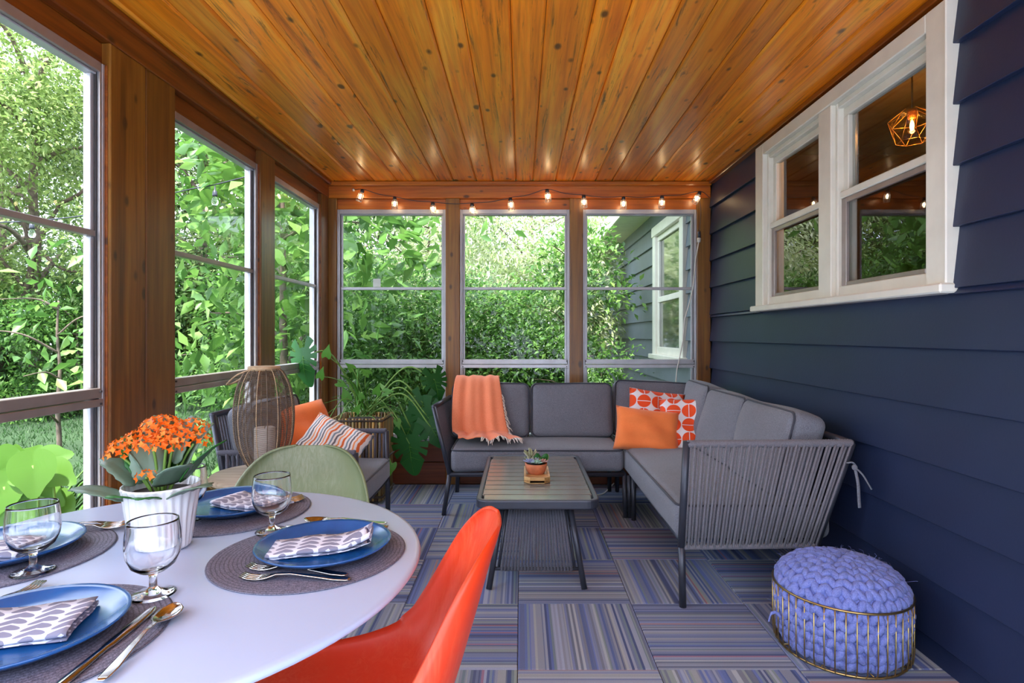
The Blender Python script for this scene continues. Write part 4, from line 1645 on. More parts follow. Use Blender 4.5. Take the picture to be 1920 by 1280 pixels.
def shell_chair(name, label, loc, rz, m, legm):
    t = thing(name, label, 'chair', loc, rz)
    o = solid(obj('seat_shell', shell_mb(), m, t), .007)
    obj('mount', MB().box((-.12, -.11, .405), (.12, .11, .422), .004), M['black'], t)
    for sx_ in (1, -1):
        for sy in (1, -1):
            obj('leg', MB().tube([(.12 * sx_, .11 * sy, .41), (.215 * sx_, .20 * sy, 0)], [.013, .009], 8), legm, t)
            obj('brace', MB().tube([(.128 * sx_, .117 * sy, .37), (-.185 * sx_, .17 * sy, .13)], .004, 6), M['black'], t)
    return t


shell_chair('shell_chair', 'orange moulded shell chair pulled up to right side of dining table', (-.356, 1.07, 0), PI + .06, M['shell_o'], M['darkwood'])
shell_chair('shell_chair', 'sage green moulded shell chair at the far side of dining table', (-.655, 1.50, 0), -PI / 2 + .03, M['shell_g'], M['darkwood'])

# ---- place settings
matp = []
k = 0
while k * .00375 < .188:
    matp.append((max(0, k * .00375), .0042 if k % 2 else .0030))
    k += 1
matp = [(0, 0), (.188, 0), (.190, .002)] + [(r, z) for r, z in reversed(matp)]
matmb = MB().lathe(matp, 64)
platemb = MB().lathe([(0, .0), (.075, 0), (.085, .004), (.110, .008), (.128, .018), (.1335, .0225), (.1320, .0245), (.126, .021), (.108, .0125), (.09, .0085), (0, .0075)], 64)


def glassmb():
    mb = MB()
    outp = [(0, 0), (.034, 0), (.0355, .0015), (.030, .004), (.012, .008), (.0062, .014), (.0058, .030), (.008, .037), (.022, .042), (.034, .052), (.0405, .068), (.0425, .085), (.0415, .105), (.0390, .124), (.0385, .1275)]
    inn = [(.0372, .1275), (.0375, .124), (.0398, .105), (.0407, .085), (.0388, .069), (.0325, .055), (.021, .0465), (.008, .0435), (0, .043)]
    return mb.lathe(outp + inn, 48)


def cutlery(kind):
    """flatware lying along +x with its bowl or tines at the +x end"""
    if kind == 'fork':
        xs_ = [-.10, -.092, -.07, -.03, .01, .035, .050, .060, .070, .085, .100]
        ws = [.004, .007, .0075, .005, .003, .004, .0105, .0115, .0115, .0110, .0100]
        zs = [.002, .002, .003, .007, .011, .010, .006, .004, .003, .004, .008]
        cols = [-1, -.62, -.46, -.08, .08, .46, .62, 1]
        vs, fs = [], []
        for x, w_, z_ in zip(xs_, ws, zs):
            for c in cols:
                vs.append((x, w_ * c, z_))
        nc = len(cols)
        for i in range(len(xs_) - 1):
            for j in range(nc - 1):
                if xs_[i] >= .0595 and j in (1, 3, 5):
                    continue
                fs.append((i * nc + j, (i + 1) * nc + j, (i + 1) * nc + j + 1, i * nc + j + 1))
        return MB().add(vs, fs), .0022
    if kind == 'knife':
        xs_ = [-.115, -.108, -.07, -.02, -.005, .005, .06, .10, .113, .118]
        ws = [.005, .008, .0085, .0065, .006, .008, .0095, .009, .006, .002]
        vs, fs = [], []
        for x, w_ in zip(xs_, ws):
            vs += [(x, -w_, .002), (x, -w_ * .4, .004), (x, w_ * .4, .004), (x, w_ * .9, .002)]
        for i in range(len(xs_) - 1):
            for j in range(3):
                fs.append((i * 4 + j, i * 4 + 4 + j, i * 4 + 5 + j, i * 4 + 1 + j))
        return MB().add(vs, fs), .003
    xs_ = [-.10, -.093, -.07, -.03, .005, .030, .038, .046, .058, .070, .082, .090, .0945]
    ws = [.004, .007, .0075, .005, .003, .0035, .008, .014, .0185, .0195, .017, .0105, .003]
    zs = [.002, .002, .003, .008, .012, .011, .010, .0095, .009, .009, .0095, .0105, .012]
    dp = [0, 0, 0, 0, 0, 0, .002, .005, .0075, .0078, .0055, .0025, 0]
    vs, fs = [], []
    cols = [-1, -.8, -.5, 0, .5, .8, 1]
    for x, w_, z_, d_ in zip(xs_, ws, zs, dp):
        for c in cols:
            vs.append((x, w_ * c, z_ - d_ * (1 - c * c)))
    nc = len(cols)
    for i in range(len(xs_) - 1):
        for j in range(nc - 1):
            fs.append((i * nc + j, (i + 1) * nc + j, (i + 1) * nc + j + 1, i * nc + j + 1))
    return MB().add(vs, fs), .0016


MATS = {'right': (-.43, 1.172), 'left': (-1.045, 1.155), 'near': (-.727, .835), 'far': (-.735, 1.455)}
WHERE = {'right': 'at right hand place nearest orange chair', 'left': 'at left hand place beside the window', 'near': 'at nearest place at bottom left of photo', 'far': 'at far place before the sage green chair'}
PC = {'right': (-.402, 1.172), 'left': (-1.045, 1.16), 'near': (-.727, .835), 'far': (-.735, 1.462)}
m0 = p0 = None
for kx, (x, y) in MATS.items():
    if m0 is None:
        m0 = obj('placemat', matmb, M['mat'])
        o = m0
    else:
        o = m0.copy()
        C.objects.link(o)
    o.location = (x, y, TZD + .0003)
    tag(o, 'round grey woven placemat ' + WHERE[kx], 'placemat', 'placemats on the dining table')
    if p0 is None:
        p0 = obj('dinner_plate', platemb, M['plate'])
        o = p0
    else:
        o = p0.copy()
        C.objects.link(o)
    px_, py_ = PC[kx]
    o.location = (px_, py_, TZD + .0045)
    tag(o, 'glazed blue dinner plate ' + WHERE[kx], 'plate', 'blue plates on the dining table')

GL = {'right': on(510, 1000, TZD), 'left': on(62, 1076, TZD), 'near': on(287, 1119, TZD), 'far': on(352, 977, TZD)}
GW = {'right': 'standing left of right hand plate', 'left': 'at far left beside window, filled with reflected leaves', 'near': 'between flower pot and nearest plate', 'far': 'half hidden behind white flower pot'}
g0 = None
for kx, p in GL.items():
    if g0 is None:
        g0 = obj('wine_glass', glassmb(), M['glassware'])
        o = g0
    else:
        o = g0.copy()
        C.objects.link(o)
    onmat = (p.xy - Vector(MATS[kx])).length < .2
    o.location = (p.x, p.y, TZD + (.0046 if onmat else .0006))
    tag(o, 'clear short stemmed goblet ' + GW[kx], 'glass', 'goblets on the dining table')


def napkin(name, label, c, rz, L, W, seed, tilt=0.0, bunch=0.0):
    """one cloth folded to and fro into a stack of layers, a single sheet"""
    rr = random.Random(seed)
    ly = 3
    prof_ = []
    t = .0048
    for q in range(ly):
        ys_ = [-W / 2, -W / 4, 0, W / 4, W / 2] if q % 2 == 0 else [W / 2, W / 4, 0, -W / 4, -W / 2]
        for y_ in ys_:
            prof_.append((y_ * (1 - .02 * q), q * t + .001))
        if q < ly - 1:
            prof_.append((prof_[-1][0] * 1.03, q * t + t / 2 + .001))
    n = 22
    ph = [rr.uniform(0, 6) for _ in range(4)]
    mb = MB()
    m = len(prof_)

    def fn(u, v):
        p = prof_[round(v * (m - 1))]
        x = -L / 2 + L * u
        w_ = 1 + .04 * math.sin(3 * u + ph[0])
        b_ = bunch * max(0, (u - .6) / .4) ** 1.5
        y_ = p[0] * w_ * (1 - .35 * b_) + .004 * math.sin(4 * u + ph[1])
        z_ = p[1] * (1 + .25 * math.sin(2.3 * u * PI + ph[2])) + .0006 * math.sin(18 * x / L + ph[3] + 60 * p[0])
        z_ += b_ * (.010 + .010 * math.sin(p[0] * 160 + ph[0]) + p[1] * 1.2) + .002
        return (x + .006 * math.sin(70 * p[0] + ph[1]) * u * (1 if bunch else .3), y_, max(z_, .0012))
    mb.grid(fn, n, m)
    o = obj(name, mb, M['napkin'])
    solid(o, .0011, 1.0)
    o.location = c
    o.rotation_euler = (0, tilt, rz)
    return tag(o, label, 'napkin', 'folded napkins on the plates')


ZP = TZD + .0045 + .0088
napkin('napkin', 'folded white and grey leaf print napkin, right end bunched, on right hand plate', (-.405, 1.160, ZP), .16, .190, .085, 1, bunch=1.0)
napkin('napkin', 'folded white and grey leaf print napkin on nearest plate at bottom left', (-.765, .832, ZP), (.30), .22, .115, 2, bunch=0.0)
napkin('napkin', 'folded white and grey leaf print napkin on far plate behind goblet', (-.685, 1.462, ZP), -.42, .175, .10, 3)
napkin('napkin', 'folded white and grey leaf print napkin seen through left hand goblet', (-1.06, 1.135, ZP), .10, .18, .09, 4)


def cut(kind, label, p, q, z=TZD + .0048, name=None):
    """from its handle end p to its tip q (both points on the table)"""
    mb, t = cutlery(kind)
    o = solid(obj(kind, mb, M['steel']), t)
    d_ = (q - p)
    o.rotation_euler = (0, 0, math.atan2(d_.y, d_.x))
    c = p.lerp(q, .5)
    o.location = (c.x, c.y, z)
    return tag(o, label, kind, 'flatware on the dining table')


zt = TZD + .004
cut('fork', 'steel fork in front of right hand plate, nearer to the plate of two', on(655, 1080, zt), on(462, 1066, zt))
cut('fork', 'steel fork in front of right hand plate, outer one of the two', on(640, 1088, zt), on(470, 1086, zt))
cut('spoon', 'steel spoon peeping out behind right hand plate', Vector((-.335, 1.345, 0)), on(583, 981, zt))
cut('knife', 'steel knife behind right hand plate, mostly hidden', Vector((-.31, 1.315, 0)), Vector((-.53, 1.315, 0)))
cut('spoon', 'steel spoon lying right of nearest plate, bowl towards goblet', on(200, 1268, zt), on(326, 1148, zt))
cut('knife', 'steel knife between nearest plate and the spoon', on(122, 1280, zt), on(262, 1165, zt))
cut('fork', 'steel fork behind nearest plate with only its tines showing', on(-85, 1175, zt), on(22, 1124, zt))
cut('fork', 'steel fork at left hand place, upper of two with tines pointing right', Vector((-1.075, 1.300, 0)), on(204, 985, zt))
cut('fork', 'steel fork at left hand place, lower of two with tines pointing right', Vector((-1.065, 1.285, 0)), on(200, 991, zt))
cut('fork', 'steel fork on far placemat right of its plate, farther from viewer', on(545, 946, zt) + Vector((-.16, -.06, 0)), on(572, 933, zt))
cut('fork', 'steel fork on far placemat right of its plate, nearer the viewer', on(545, 946, zt) + Vector((-.15, -.085, 0)), on(578, 937, zt))

# ---- flowering pot plant
kp = on(303, 1026, TZD)
kt = thing('flowering_pot_plant', 'orange flowering kalanchoe in ribbed white ceramic pot on dining table', 'plant', (kp.x, kp.y, TZD + .0006))


def ribs(a, r, z):
    return .0016 * math.sin(26 * a + 14 * z + 1.5 * math.sin(3 * a + 30 * z)) if r > .04 and .006 < z < .132 else 0


pp = [(0, 0), (.050, 0), (.0545, .004)] + [(.0545 + .0165 * k / 14, .008 + .118 * k / 14) for k in range(15)] + [(.0725, .130), (.0725, .1345), (.0695, .1345), (.066, .115), (0, .115)]
obj('pot', MB().lathe(pp, 120, fn=ribs), M['pot'], kt)
obj('soil', MB().lathe([(0, .112), (.066, .112), (.066, .116), (0, .119)], 24), M['soil'], kt)


def scallop(n=28):
    def f(a):
        t = abs(a)
        ca = math.cos(a)
        base = .46 + .10 * math.cos(2 * a) * 0 + .28 * max(0, ca) ** 2
        if t > 2.2:
            base *= 1 - .35 * (t - 2.2) / .94
        return base * (1 + .05 * math.sin(13 * t) * (1 if t < 2.2 else 0))
    mb = leaf_fan(f, 44, 3, .45, .28)
    mb.v = [(x * .80, y + .30, z_) for x, y, z_ in mb.v]
    return mb


sc_leaf = scallop()
KL = [(-.055, -.045, .125, .105, 200, .25), (-.045, -.02, .15, .10, 175, .55), (-.01, -.03, .165, .10, 130, 1.1), (.03, -.03, .15, .10, -35, .55), (.055, -.03, .125, .10, -20, .30), (.055, .0, .155, .12, 10, .75), (.04, .02, .17, .12, 35, 1.0), (-.05, .02, .16, .11, 160, .85), (.0, .04, .17, .11, 90, 1.0), (-.02, .03, .19, .11, 130, 1.2), (.015, -.055, .122, .07, -80, .3), (-.02, -.055, .122, .07, -110, .35), (.02, .01, .19, .11, 60, 1.25), (-.03, -.01, .17, .09, -150, .9)]
for i, (x, y, z_, L, az, el) in enumerate(KL):
    a = math.radians(az)
    L *= .86
    el = min(1.3, el + .22)
    d_ = Vector((math.cos(a) * math.cos(el), math.sin(a) * math.cos(el), math.sin(el)))
    up = Vector((-math.cos(a) * math.sin(el), -math.sin(a) * math.sin(el), math.cos(el)))
    o = put_leaf('leaf', sc_leaf, M['leaf_kd'] if i in (5, 7, 8, 10, 11) else M['leaf_k'], kt, (x * .9, y * .9, z_ - .012), L, d_, up)
    solid(o, .0022)
HEADS = [(-.075, -.015, .205, .026), (-.040, .0, .232, .032), (-.005, .01, .258, .036), (.028, .0, .240, .034), (.0, -.028, .228, .030), (.062, .01, .228, .030), (.045, .03, .250, .032), (-.02, .04, .250, .034), (.008, -.062, .168, .016), (.028, -.03, .222, .026), (-.058, -.03, .222, .024)]
for i, (x, y, z_, r_) in enumerate(HEADS):
    hb = MB()
    n = int(30 * (r_ / .03) ** 2)
    for k in range(n):
        u = (k + .5) / n
        ph_ = math.acos(1 - u * 1.15)
        a = k * 2.39996
        dd = Vector((math.sin(ph_) * math.cos(a), math.sin(ph_) * math.sin(a), math.cos(ph_)))
        c = Vector((0, 0, -.3 * r_)) + Vector((dd.x * r_ * 1.15, dd.y * r_ * 1.15, dd.z * r_ * .8))
        q = dd.to_track_quat('Z', 'Y').to_matrix() @ Euler((0, 0, R.uniform(0, 3))).to_matrix()
        s_ = .0078 * R.uniform(.85, 1.15)
        vs = [c]
        for e in range(8):
            an = e * PI / 4
            rr_ = s_ if e % 2 == 0 else s_ * .5
            vs.append(c + q @ Vector((rr_ * math.cos(an), rr_ * math.sin(an), .002 if e % 2 == 0 else .0005)))
        hb.add(vs, [(0, 1 + e, 1 + (e + 1) % 8) for e in range(8)], False)
    o = obj('flower_head', hb, M['fl_o'], kt, kind='stuff')
    o.location = (x, y, z_)
    base = Vector((x * .25, y * .25, .118))
    obj('flower_stem', MB().tube(spline([base, base.lerp(Vector((x, y, z_ - .3 * r_)), .6) + Vector((0, 0, .006)), Vector((x, y, z_ - .4 * r_))], 5), .0028, 6), M['stem'], kt)

# ================================================================== lights on strings, pendant, cables
BUL = [(676, 367, -.35), (740, 381, 0), (812, 391, .05), (886, 393, .1), (958, 383, .1), (1027, 367, .12), (1095, 378, .05), (1169, 381, 0), (1241, 379, -.05), (1307, 371, -.5)]
sl = thing('string_lights', 'string of ten small caged warm lamps along the back beam', 'lights', (0, 4.50, 2.3), world=True)
pts = []
for i, (px, py, tilt) in enumerate(BUL):
    p = at(px, py, 4.505)
    top = p + Vector((math.sin(tilt) * -.055, 0, .052))
    pts.append(top)
    ax = (top - p).normalized()
    q = ax.to_track_quat('Z', 'Y').to_matrix().to_4x4()
    q.translation = p
    sk = obj('socket', MB().lathe([(0, .026), (.014, .026), (.016, .034), (.013, .052), (0, .054)], 12, M=q), M['black'], sl)
    obj('bulb', MB().ball(p + ax * -.004, .011, .011, .02, 10, 8, rot=q.to_3x3()), M['lampbulb'], sk)
    cg = MB()
    for k in range(8):
        a = PI * 2 * k / 8
        c, s_ = math.cos(a), math.sin(a)
        cg.tube([q @ Vector((.013 * c, .013 * s_, .030)), q @ Vector((.022 * c, .022 * s_, .012)), q @ Vector((.0235 * c, .0235 * s_, -.044))], .0014, 4)
    for zz in (.012, -.018, -.044):
        rz_ = .022 if zz > 0 else .0235
        cg.tube([q @ Vector((rz_ * math.cos(2 * PI * k / 16), rz_ * math.sin(2 * PI * k / 16), zz)) for k in range(16)], .0015, 4, closed=True)
    obj('cage', cg, M['alu'], sk)
cp = [at(663, 356, 4.53)]
for i, p in enumerate(pts):
    cp.append(p)
    if i < len(pts) - 1:
        cp.append(p.lerp(pts[i + 1], .5) + Vector((0, .01, -.008)))
cp.append(at(1331, 371, 4.52))
obj('cord', MB().tube(spline(cp, 4), .0028, 6), M['black'], sl)
obj('hook', MB().ball(at(663, 356, 4.535), .012, .02, .012, 8, 6), M['alu'], sl)
obj('drop_cord', MB().tube(spline([at(1312, 374, 4.50), at(1314, 400, 4.52), at(1311, 436, 4.53)], 6), .0022, 6), M['black'], sl)
obj('plug', MB().tube([at(1311, 434, 4.53), at(1311, 446, 4.53)], .012, 8), M['black'], sl)

ec = thing('extension_cord', 'white extension cord hanging down the right corner post', 'cord', (1.35, 4.52, 0), world=True)
obj('connector', MB().tube([at(1311, 446, 4.53), at(1310, 454, 4.53)], .015, 8), M['cable'], ec)
obj('cable', MB().tube(spline([at(1310, 453, 4.53), at(1304, 490, 4.53), at(1299, 540, 4.53), at(1292, 570, 4.53), at(1284, 600, 4.53), at(1280, 640, 4.53), at(1272, 680, 4.53), at(1268, 706, 4.53), at(1262, 800, 4.52)], 8), .0048, 6), M['cable'], ec)
tag(obj('floor_cable', MB().tube(spline([Vector((.42, 4.30, .006)), Vector((.52, 4.24, .006)), Vector((.60, 4.26, .006)), Vector((.66, 4.36, .012)), Vector((.72, 4.44, .04))], 8), .005, 6), M['cable']), 'white cable lying on carpet under the back sofa', 'cable')

PD = at(1710, 235, 3.08)
pn = thing('pendant_lamp', 'faceted amber glass pendant lamp lit inside behind upper right window', 'lamp', PD)
facv = []
for (r_, z_, n, o_) in ((.045, .085, 6, 0), (.118, .022, 6, .5), (.075, -.088, 6, 0)):
    facv.append([(r_ * math.cos(2 * PI * (k + o_) / n + .3), r_ * math.sin(2 * PI * (k + o_) / n + .3), z_) for k in range(n)])
vs = facv[0] + facv[1] + facv[2]
fs = []
for k in range(6):
    l = (k + 1) % 6
    fs += [(k, 6 + k, l), (l, 6 + k, 6 + l), (6 + k, 12 + l, 6 + l), (6 + k, 12 + k, 12 + l)]
fs.append(tuple(range(17, 11, -1)))
obj('glass_shade', MB().add(vs, fs, False), M['amber'], pn)
edges = MB()
for f in fs[:24]:
    for a, b in ((0, 1), (1, 2)):
        edges.tube([vs[f[a]], vs[f[b]]], .0008, 4)
obj('shade_edges', edges, paint('amber_edge', 'd8a860', .2, metal=.3, var=.05), pn, kind='stuff')
obj('rod', MB().tube([(0, 0, .085), (0, 0, 2.7 - PD.z)], .005, 8), M['black'], pn)
obj('socket', MB().lathe([(0, .085), (.024, .085), (.024, .062), (.019, .035), (0, .035)], 16), paint('copper_socket', 'b8754a', .3, metal=.9, var=.05), pn)
obj('bulb', MB().ball((0, 0, -.005), .026, .026, .042, 14, 10), glass('bulb_glass', .06, (1, .85, .6, 1)), pn)
obj('filament', MB().ball((0, 0, -.003), .010, .010, .028, 8, 6), M['filament'], pn)
pl = bpy.data.lights.new('pendant_glow', 'POINT')
pl.energy = 2.0
pl.color = (1, .62, .28)
pl.shadow_soft_size = .03
plo = bpy.data.objects.new('pendant_glow', pl)
C.objects.link(plo)
plo.parent = pn
plo.location = (0, 0, -.02)

# outdoor festoon lights on the left
ol = thing('festoon_lights', 'outdoor festoon string with clear unlit bulbs seen through left windows', 'lights', (-3.4, 5, 2.3), world=True)
fb = [(at(403, 375, 5.0)), (at(60, 436, 5.2))]
fp = [at(470, 329, 4.9), at(403, 346, 5.0) + Vector((0, 0, 0)), at(333, 360, 5.1), at(190, 398, 5.2), at(60, 414, 5.2), at(-120, 420, 5.2)]
obj('cord', MB().tube(spline(fp, 8), .006, 6), M['black'], ol)
for i, p in enumerate(fb):
    topz = .125 if i == 0 else .10
    sk = obj('socket', MB().lathe([(0, .03), (.019, .03), (.021, .045), (.018, .078), (.008, .085), (.005, topz), (0, topz)], 14, M=Matrix.Translation(p)), M['black'], ol)
    obj('bulb', MB().lathe([(0, -.055), (.012, -.052), (.025, -.035), (.028, -.015), (.024, .005), (.015, .025), (.014, .03), (0, .03)], 18, M=Matrix.Translation(p)), M['coldbulb'], sk)

# ================================================================== the garden
def foliage(name, blobs, n, size, m, parent, seed, per=14, sig=.16, droop=.25, aspect=.5, shell=.55, jit=.35, kind='stuff'):
    """leaves in small twig clusters through the given ellipsoids, in one mesh: two bent triangles a leaf"""
    g = np.random.default_rng(seed)
    bl = np.array([[*c, *r] for c, r in blobs], dtype=float)
    vol = bl[:, 3] * bl[:, 4] * bl[:, 5]
    nc = max(1, n // per)
    bi = g.choice(len(bl), nc, p=vol / vol.sum())
    d = g.normal(size=(nc, 3))
    d /= np.linalg.norm(d, axis=1)[:, None]
    rad = (shell + (1 - shell) * g.random(nc) ** .7)[:, None]
    cc = bl[bi, :3] + d * rad * bl[bi, 3:]
    cd = d + g.normal(size=(nc, 3)) * .4
    N = nc * per
    ci = np.repeat(np.arange(nc), per)
    p = cc[ci] + g.normal(size=(N, 3)) * sig
    a = cd[ci] + g.normal(size=(N, 3)) * .7
    a[:, 2] -= droop
    a /= np.linalg.norm(a, axis=1)[:, None]
    up = np.tile([0, 0, 1.0], (N, 1)) + g.normal(size=(N, 3)) * jit
    s = np.cross(a, up)
    s /= np.linalg.norm(s, axis=1)[:, None] + 1e-9
    nn = np.cross(s, a)
    L = size * (0.65 + .7 * g.random(N))[:, None]
    W = L * aspect * .5
    v = np.empty((N, 4, 3))
    v[:, 0] = p
    v[:, 1] = p + a * L * .45 + s * W + nn * W * .35
    v[:, 2] = p + a * L - nn * L * .08
    v[:, 3] = p + a * L * .45 - s * W + nn * W * .35
    f = np.empty((N, 2, 3), dtype=np.int32)
    base = (np.arange(N) * 4)[:, None]
    f[:, 0] = base + np.array([0, 1, 2])
    f[:, 1] = base + np.array([0, 2, 3])
    me = bpy.data.meshes.new(name)
    me.vertices.add(N * 4)
    me.vertices.foreach_set('co', v.reshape(-1))
    me.loops.add(N * 6)
    me.loops.foreach_set('vertex_index', f.reshape(-1))
    me.polygons.add(N * 2)
    me.polygons.foreach_set('loop_start', np.arange(N * 2, dtype=np.int32) * 3)
    me.polygons.foreach_set('loop_total', np.full(N * 2, 3, dtype=np.int32))
    me.update(calc_edges=True)
    me.materials.append(m)
    o = bpy.data.objects.new(name, me)
    C.objects.link(o)
    if parent is not None:
        o.parent = parent
    if kind:
        o['kind'] = kind
    return o


def trunk(t, h, r, nb, seed, m=None, lean=(0, 0), spread=1.2, b0=.35):
    rr = random.Random(seed)
    m = m or M['tree']
    pts_ = [Vector((lean[0] * k / 6 + rr.uniform(-.04, .04) * h * .15, lean[1] * k / 6 + rr.uniform(-.04, .04) * h * .15, -.05 + h * k / 6)) for k in range(7)]
    sp_ = spline(pts_, 4)
    obj('trunk', MB().tube(sp_, [r * (1 - .75 * k / len(sp_)) for k in range(len(sp_))], 9), m, t)
    for k in range(nb):
        u = b0 + (1 - b0) * (k + .5) / nb
        p = sp_[min(int(u * len(sp_)), len(sp_) - 1)]
        a = rr.uniform(0, 2 * PI)
        l = spread * rr.uniform(.6, 1.1)
        e = p + Vector((math.cos(a) * l, math.sin(a) * l, rr.uniform(.1, .7) * l))
        mid = p.lerp(e, .5) + Vector((rr.uniform(-.1, .1), rr.uniform(-.1, .1), .12)) * l
        br = spline([p, mid, e], 6)
        obj('branch', MB().tube(br, [r * .42 * (1 - .8 * q / len(br)) for q in range(len(br))], 6), m, t)


def tree(name, label, loc, h, cr, n, size, lm, seed, nb=7, r=.14, blobs=None, zlow=.25, cat='tree', group=None, bark=None, lean=(0, 0), **kw):
    t = thing(name, label, cat, loc, R.uniform(0, 6), group)
    rr = random.Random(seed)
    if blobs is None:
        blobs = []
        for k in range(9):
            a = rr.uniform(0, 2 * PI)
            q = rr.uniform(.15, .75) * cr
            z_ = h * rr.uniform(zlow + .12, .92)
            s_ = cr * rr.uniform(.38, .6)
            blobs.append(((q * math.cos(a), q * math.sin(a), z_), (s_, s_, s_ * .75)))
    trunk(t, h * .8, r, nb, seed, bark, lean, cr * .7)
    foliage('foliage', blobs, n, size, lm, t, seed, **kw)
    return t


# far woodland edge beyond the lawn, left
TT = [((-11.2, 13.2), 9.5, 3.0, 'lf_tree2', 'tall pale green maple at lawn edge, far left of view'),
      ((-14.5, 16.0), 11.0, 3.6, 'lf_tree', 'tall tree rising behind the pale maple on the left'),
      ((-8.6, 15.5), 10.5, 3.2, 'lf_tree', 'tall broad tree seen between big wooden post and second window'),
      ((-6.3, 17.5), 11.0, 3.4, 'lf_tree2', 'tall light green tree seen far behind the middle left window'),
      ((-17.5, 14.0), 10.0, 3.4, 'lf_tree', 'tall tree at the outer left edge of woodland'),
      ((-3.2, 19.0), 11.5, 3.6, 'lf_tree', 'tall tree far behind the left back window')]
protos = {}
for i, ((x, y), h, cr, lm, lab) in enumerate(TT):
    if lm not in protos:
        t = tree('tree', lab, (x, y, GZ), h, cr, 26000, .12, M[lm], 40 + i, nb=9, r=.17, zlow=.12, sig=.22, per=12)
        protos[lm] = (t, h)
    else:
        t0, h0 = protos[lm]
        t = copy_tree(t0)
        t.location = (x, y, GZ)
        t.rotation_euler = (0, 0, R.uniform(0, 6))
        t.scale = (h / h0 * R.uniform(.95, 1.1),) * 2 + (h / h0,)
        t['label'] = lab
# shrubs under them
SS = [((-9.6, 12.4), 2.6, 1.5, 'rounded shrub in the shade at the far edge of lawn, middle of first window'),
      ((-12.2, 13.0), 2.9, 1.7, 'rounded shrub in the shade at far edge of lawn, left part of first window'),
      ((-7.4, 13.6), 2.8, 1.6, 'rounded shrub at the far edge of lawn behind the second window'),
      ((-5.3, 14.2), 2.7, 1.6, 'rounded shrub at the far edge of lawn behind the third window'),
      ((-14.8, 13.4), 3.0, 1.7, 'rounded shrub farthest left along the lawn edge'),
      ((-10.8, 15.0), 3.4, 1.9, 'second row shrub standing behind the lawn edge shrubs'),
      ((-8.4, 14.8), 3.6, 1.9, 'second row shrub between two tall woodland trees')]
s0 = None
for i, ((x, y), h, cr, lab) in enumerate(SS):
    if s0 is None:
        s0 = tree('shrub', lab, (x, y, GZ), h, cr, 12000, .11, M['lf_dark'], 71, nb=6, r=.05, cat='shrub', zlow=-.05, per=12, sig=.14)
    else:
        t = copy_tree(s0)
        t.location = (x, y, GZ)
        t.rotation_euler = (0, 0, R.uniform(0, 6))
        t.scale = (cr / 1.5, cr / 1.5, h / 2.6)
        t['label'] = lab

# crooked trunk with bare limbs in the woodland shade
t = thing('crooked_tree', 'crooked grey trunk leaning in woodland shade behind first window', 'tree', (-10.9, 12.6, GZ))
obj('trunk', MB().tube(spline([(-.75, 0, -.05), (-.62, 0, .9), (-.45, .1, 1.8), (-.05, .1, 2.7), (.15, .1, 3.6), (.6, .2, 4.6)], 6), [.13 - .0032 * k for k in range(31)], 9), M['bark_d'], t)
for pts_ in ([(-.05, .1, 2.7), (-.9, .1, 3.6), (-1.8, 0, 3.9)], [(.15, .1, 3.6), (.9, .1, 3.1), (1.7, .2, 3.3)], [(.1, .1, 3.3), (-.3, .2, 4.4), (-1.0, .2, 5.4)], [(.6, .2, 4.6), (1.2, .2, 5.0), (1.6, .2, 6.0)]):
    obj('branch', MB().tube(spline(pts_, 6), [.05 - .0028 * k for k in range(13)], 6), M['bark_d'], t)

# broad leaved young magnolia beside the porch corner
mg = tree('magnolia', 'broad leaved magnolia just outside the back left porch corner', (-2.5, 6.0, GZ), 4.6, 1.7, 2600, .17, M['lf_mag'], 91, nb=9, r=.06, cat='tree', per=7, sig=.22, aspect=.48, shell=.35, jit=.7,
          blobs=[((-.2, -.2, 3.3), (1.1, .9, .9)), ((.9, -.2, 2.9), (.9, .7, .8)), ((.4, .1, 3.9), (1.2, .9, .7)), ((-.9, .2, 2.6), (.8, .7, .8)), ((1.5, .2, 3.4), (.7, .6, .7)), ((-.2, 0, 1.7), (.9, .7, .7)), ((.6, 0, 1.9), (.8, .6, .6)), ((-.6, 0, 1.0), (.7, .6, .6))])
mg.rotation_euler = (0, 0, 0)
ov = leaf_fan(lambda a: .30 + .34 * max(0, math.cos(a)) ** 4 + .12 * abs(math.cos(a)), 14, 2, .3, .15)
mesh0 = None
for k in range(150):
    px, py = R.choice([(R.uniform(640, 830), R.uniform(398, 545)), (R.uniform(335, 470), R.uniform(235, 420)), (R.uniform(519, 590), R.uniform(380, 600))])
    p = at(px, py, R.uniform(5.3, 6.4)) - Vector(mg.location)
    L = R.uniform(.13, .21)
    if mesh0 is None:
        o = obj('leaf', ov, M['lf_mag'], mg)
        mesh0 = o
    else:
        o = mesh0.copy()
        C.objects.link(o)
    o.location = p
    o.scale = (L,) * 3
    o.rotation_euler = (R.uniform(-1.0, .4), R.uniform(-.5, .5), R.uniform(0, 6.28))
# a smaller one by the first window
mg2 = tree('magnolia', 'young magnolia with pale big leaves on the lawn outside first window', (-4.6, 5.7, GZ), 2.6, .9, 130, .16, M['lf_mag'], 97, nb=6, r=.03, cat='tree', per=8, sig=.12, aspect=.46, shell=.3, jit=.6,
           blobs=[((.1, 0, 1.9), (.55, .4, .35)), ((.35, 0, 1.45), (.5, .4, .3)), ((-.25, 0, 1.6), (.45, .4, .25)), ((.3, 0, 2.4), (.5, .4, .3)), ((.5, .2, 1.1), (.4, .3, .2))])
mg2.rotation_euler = (0, 0, 0)

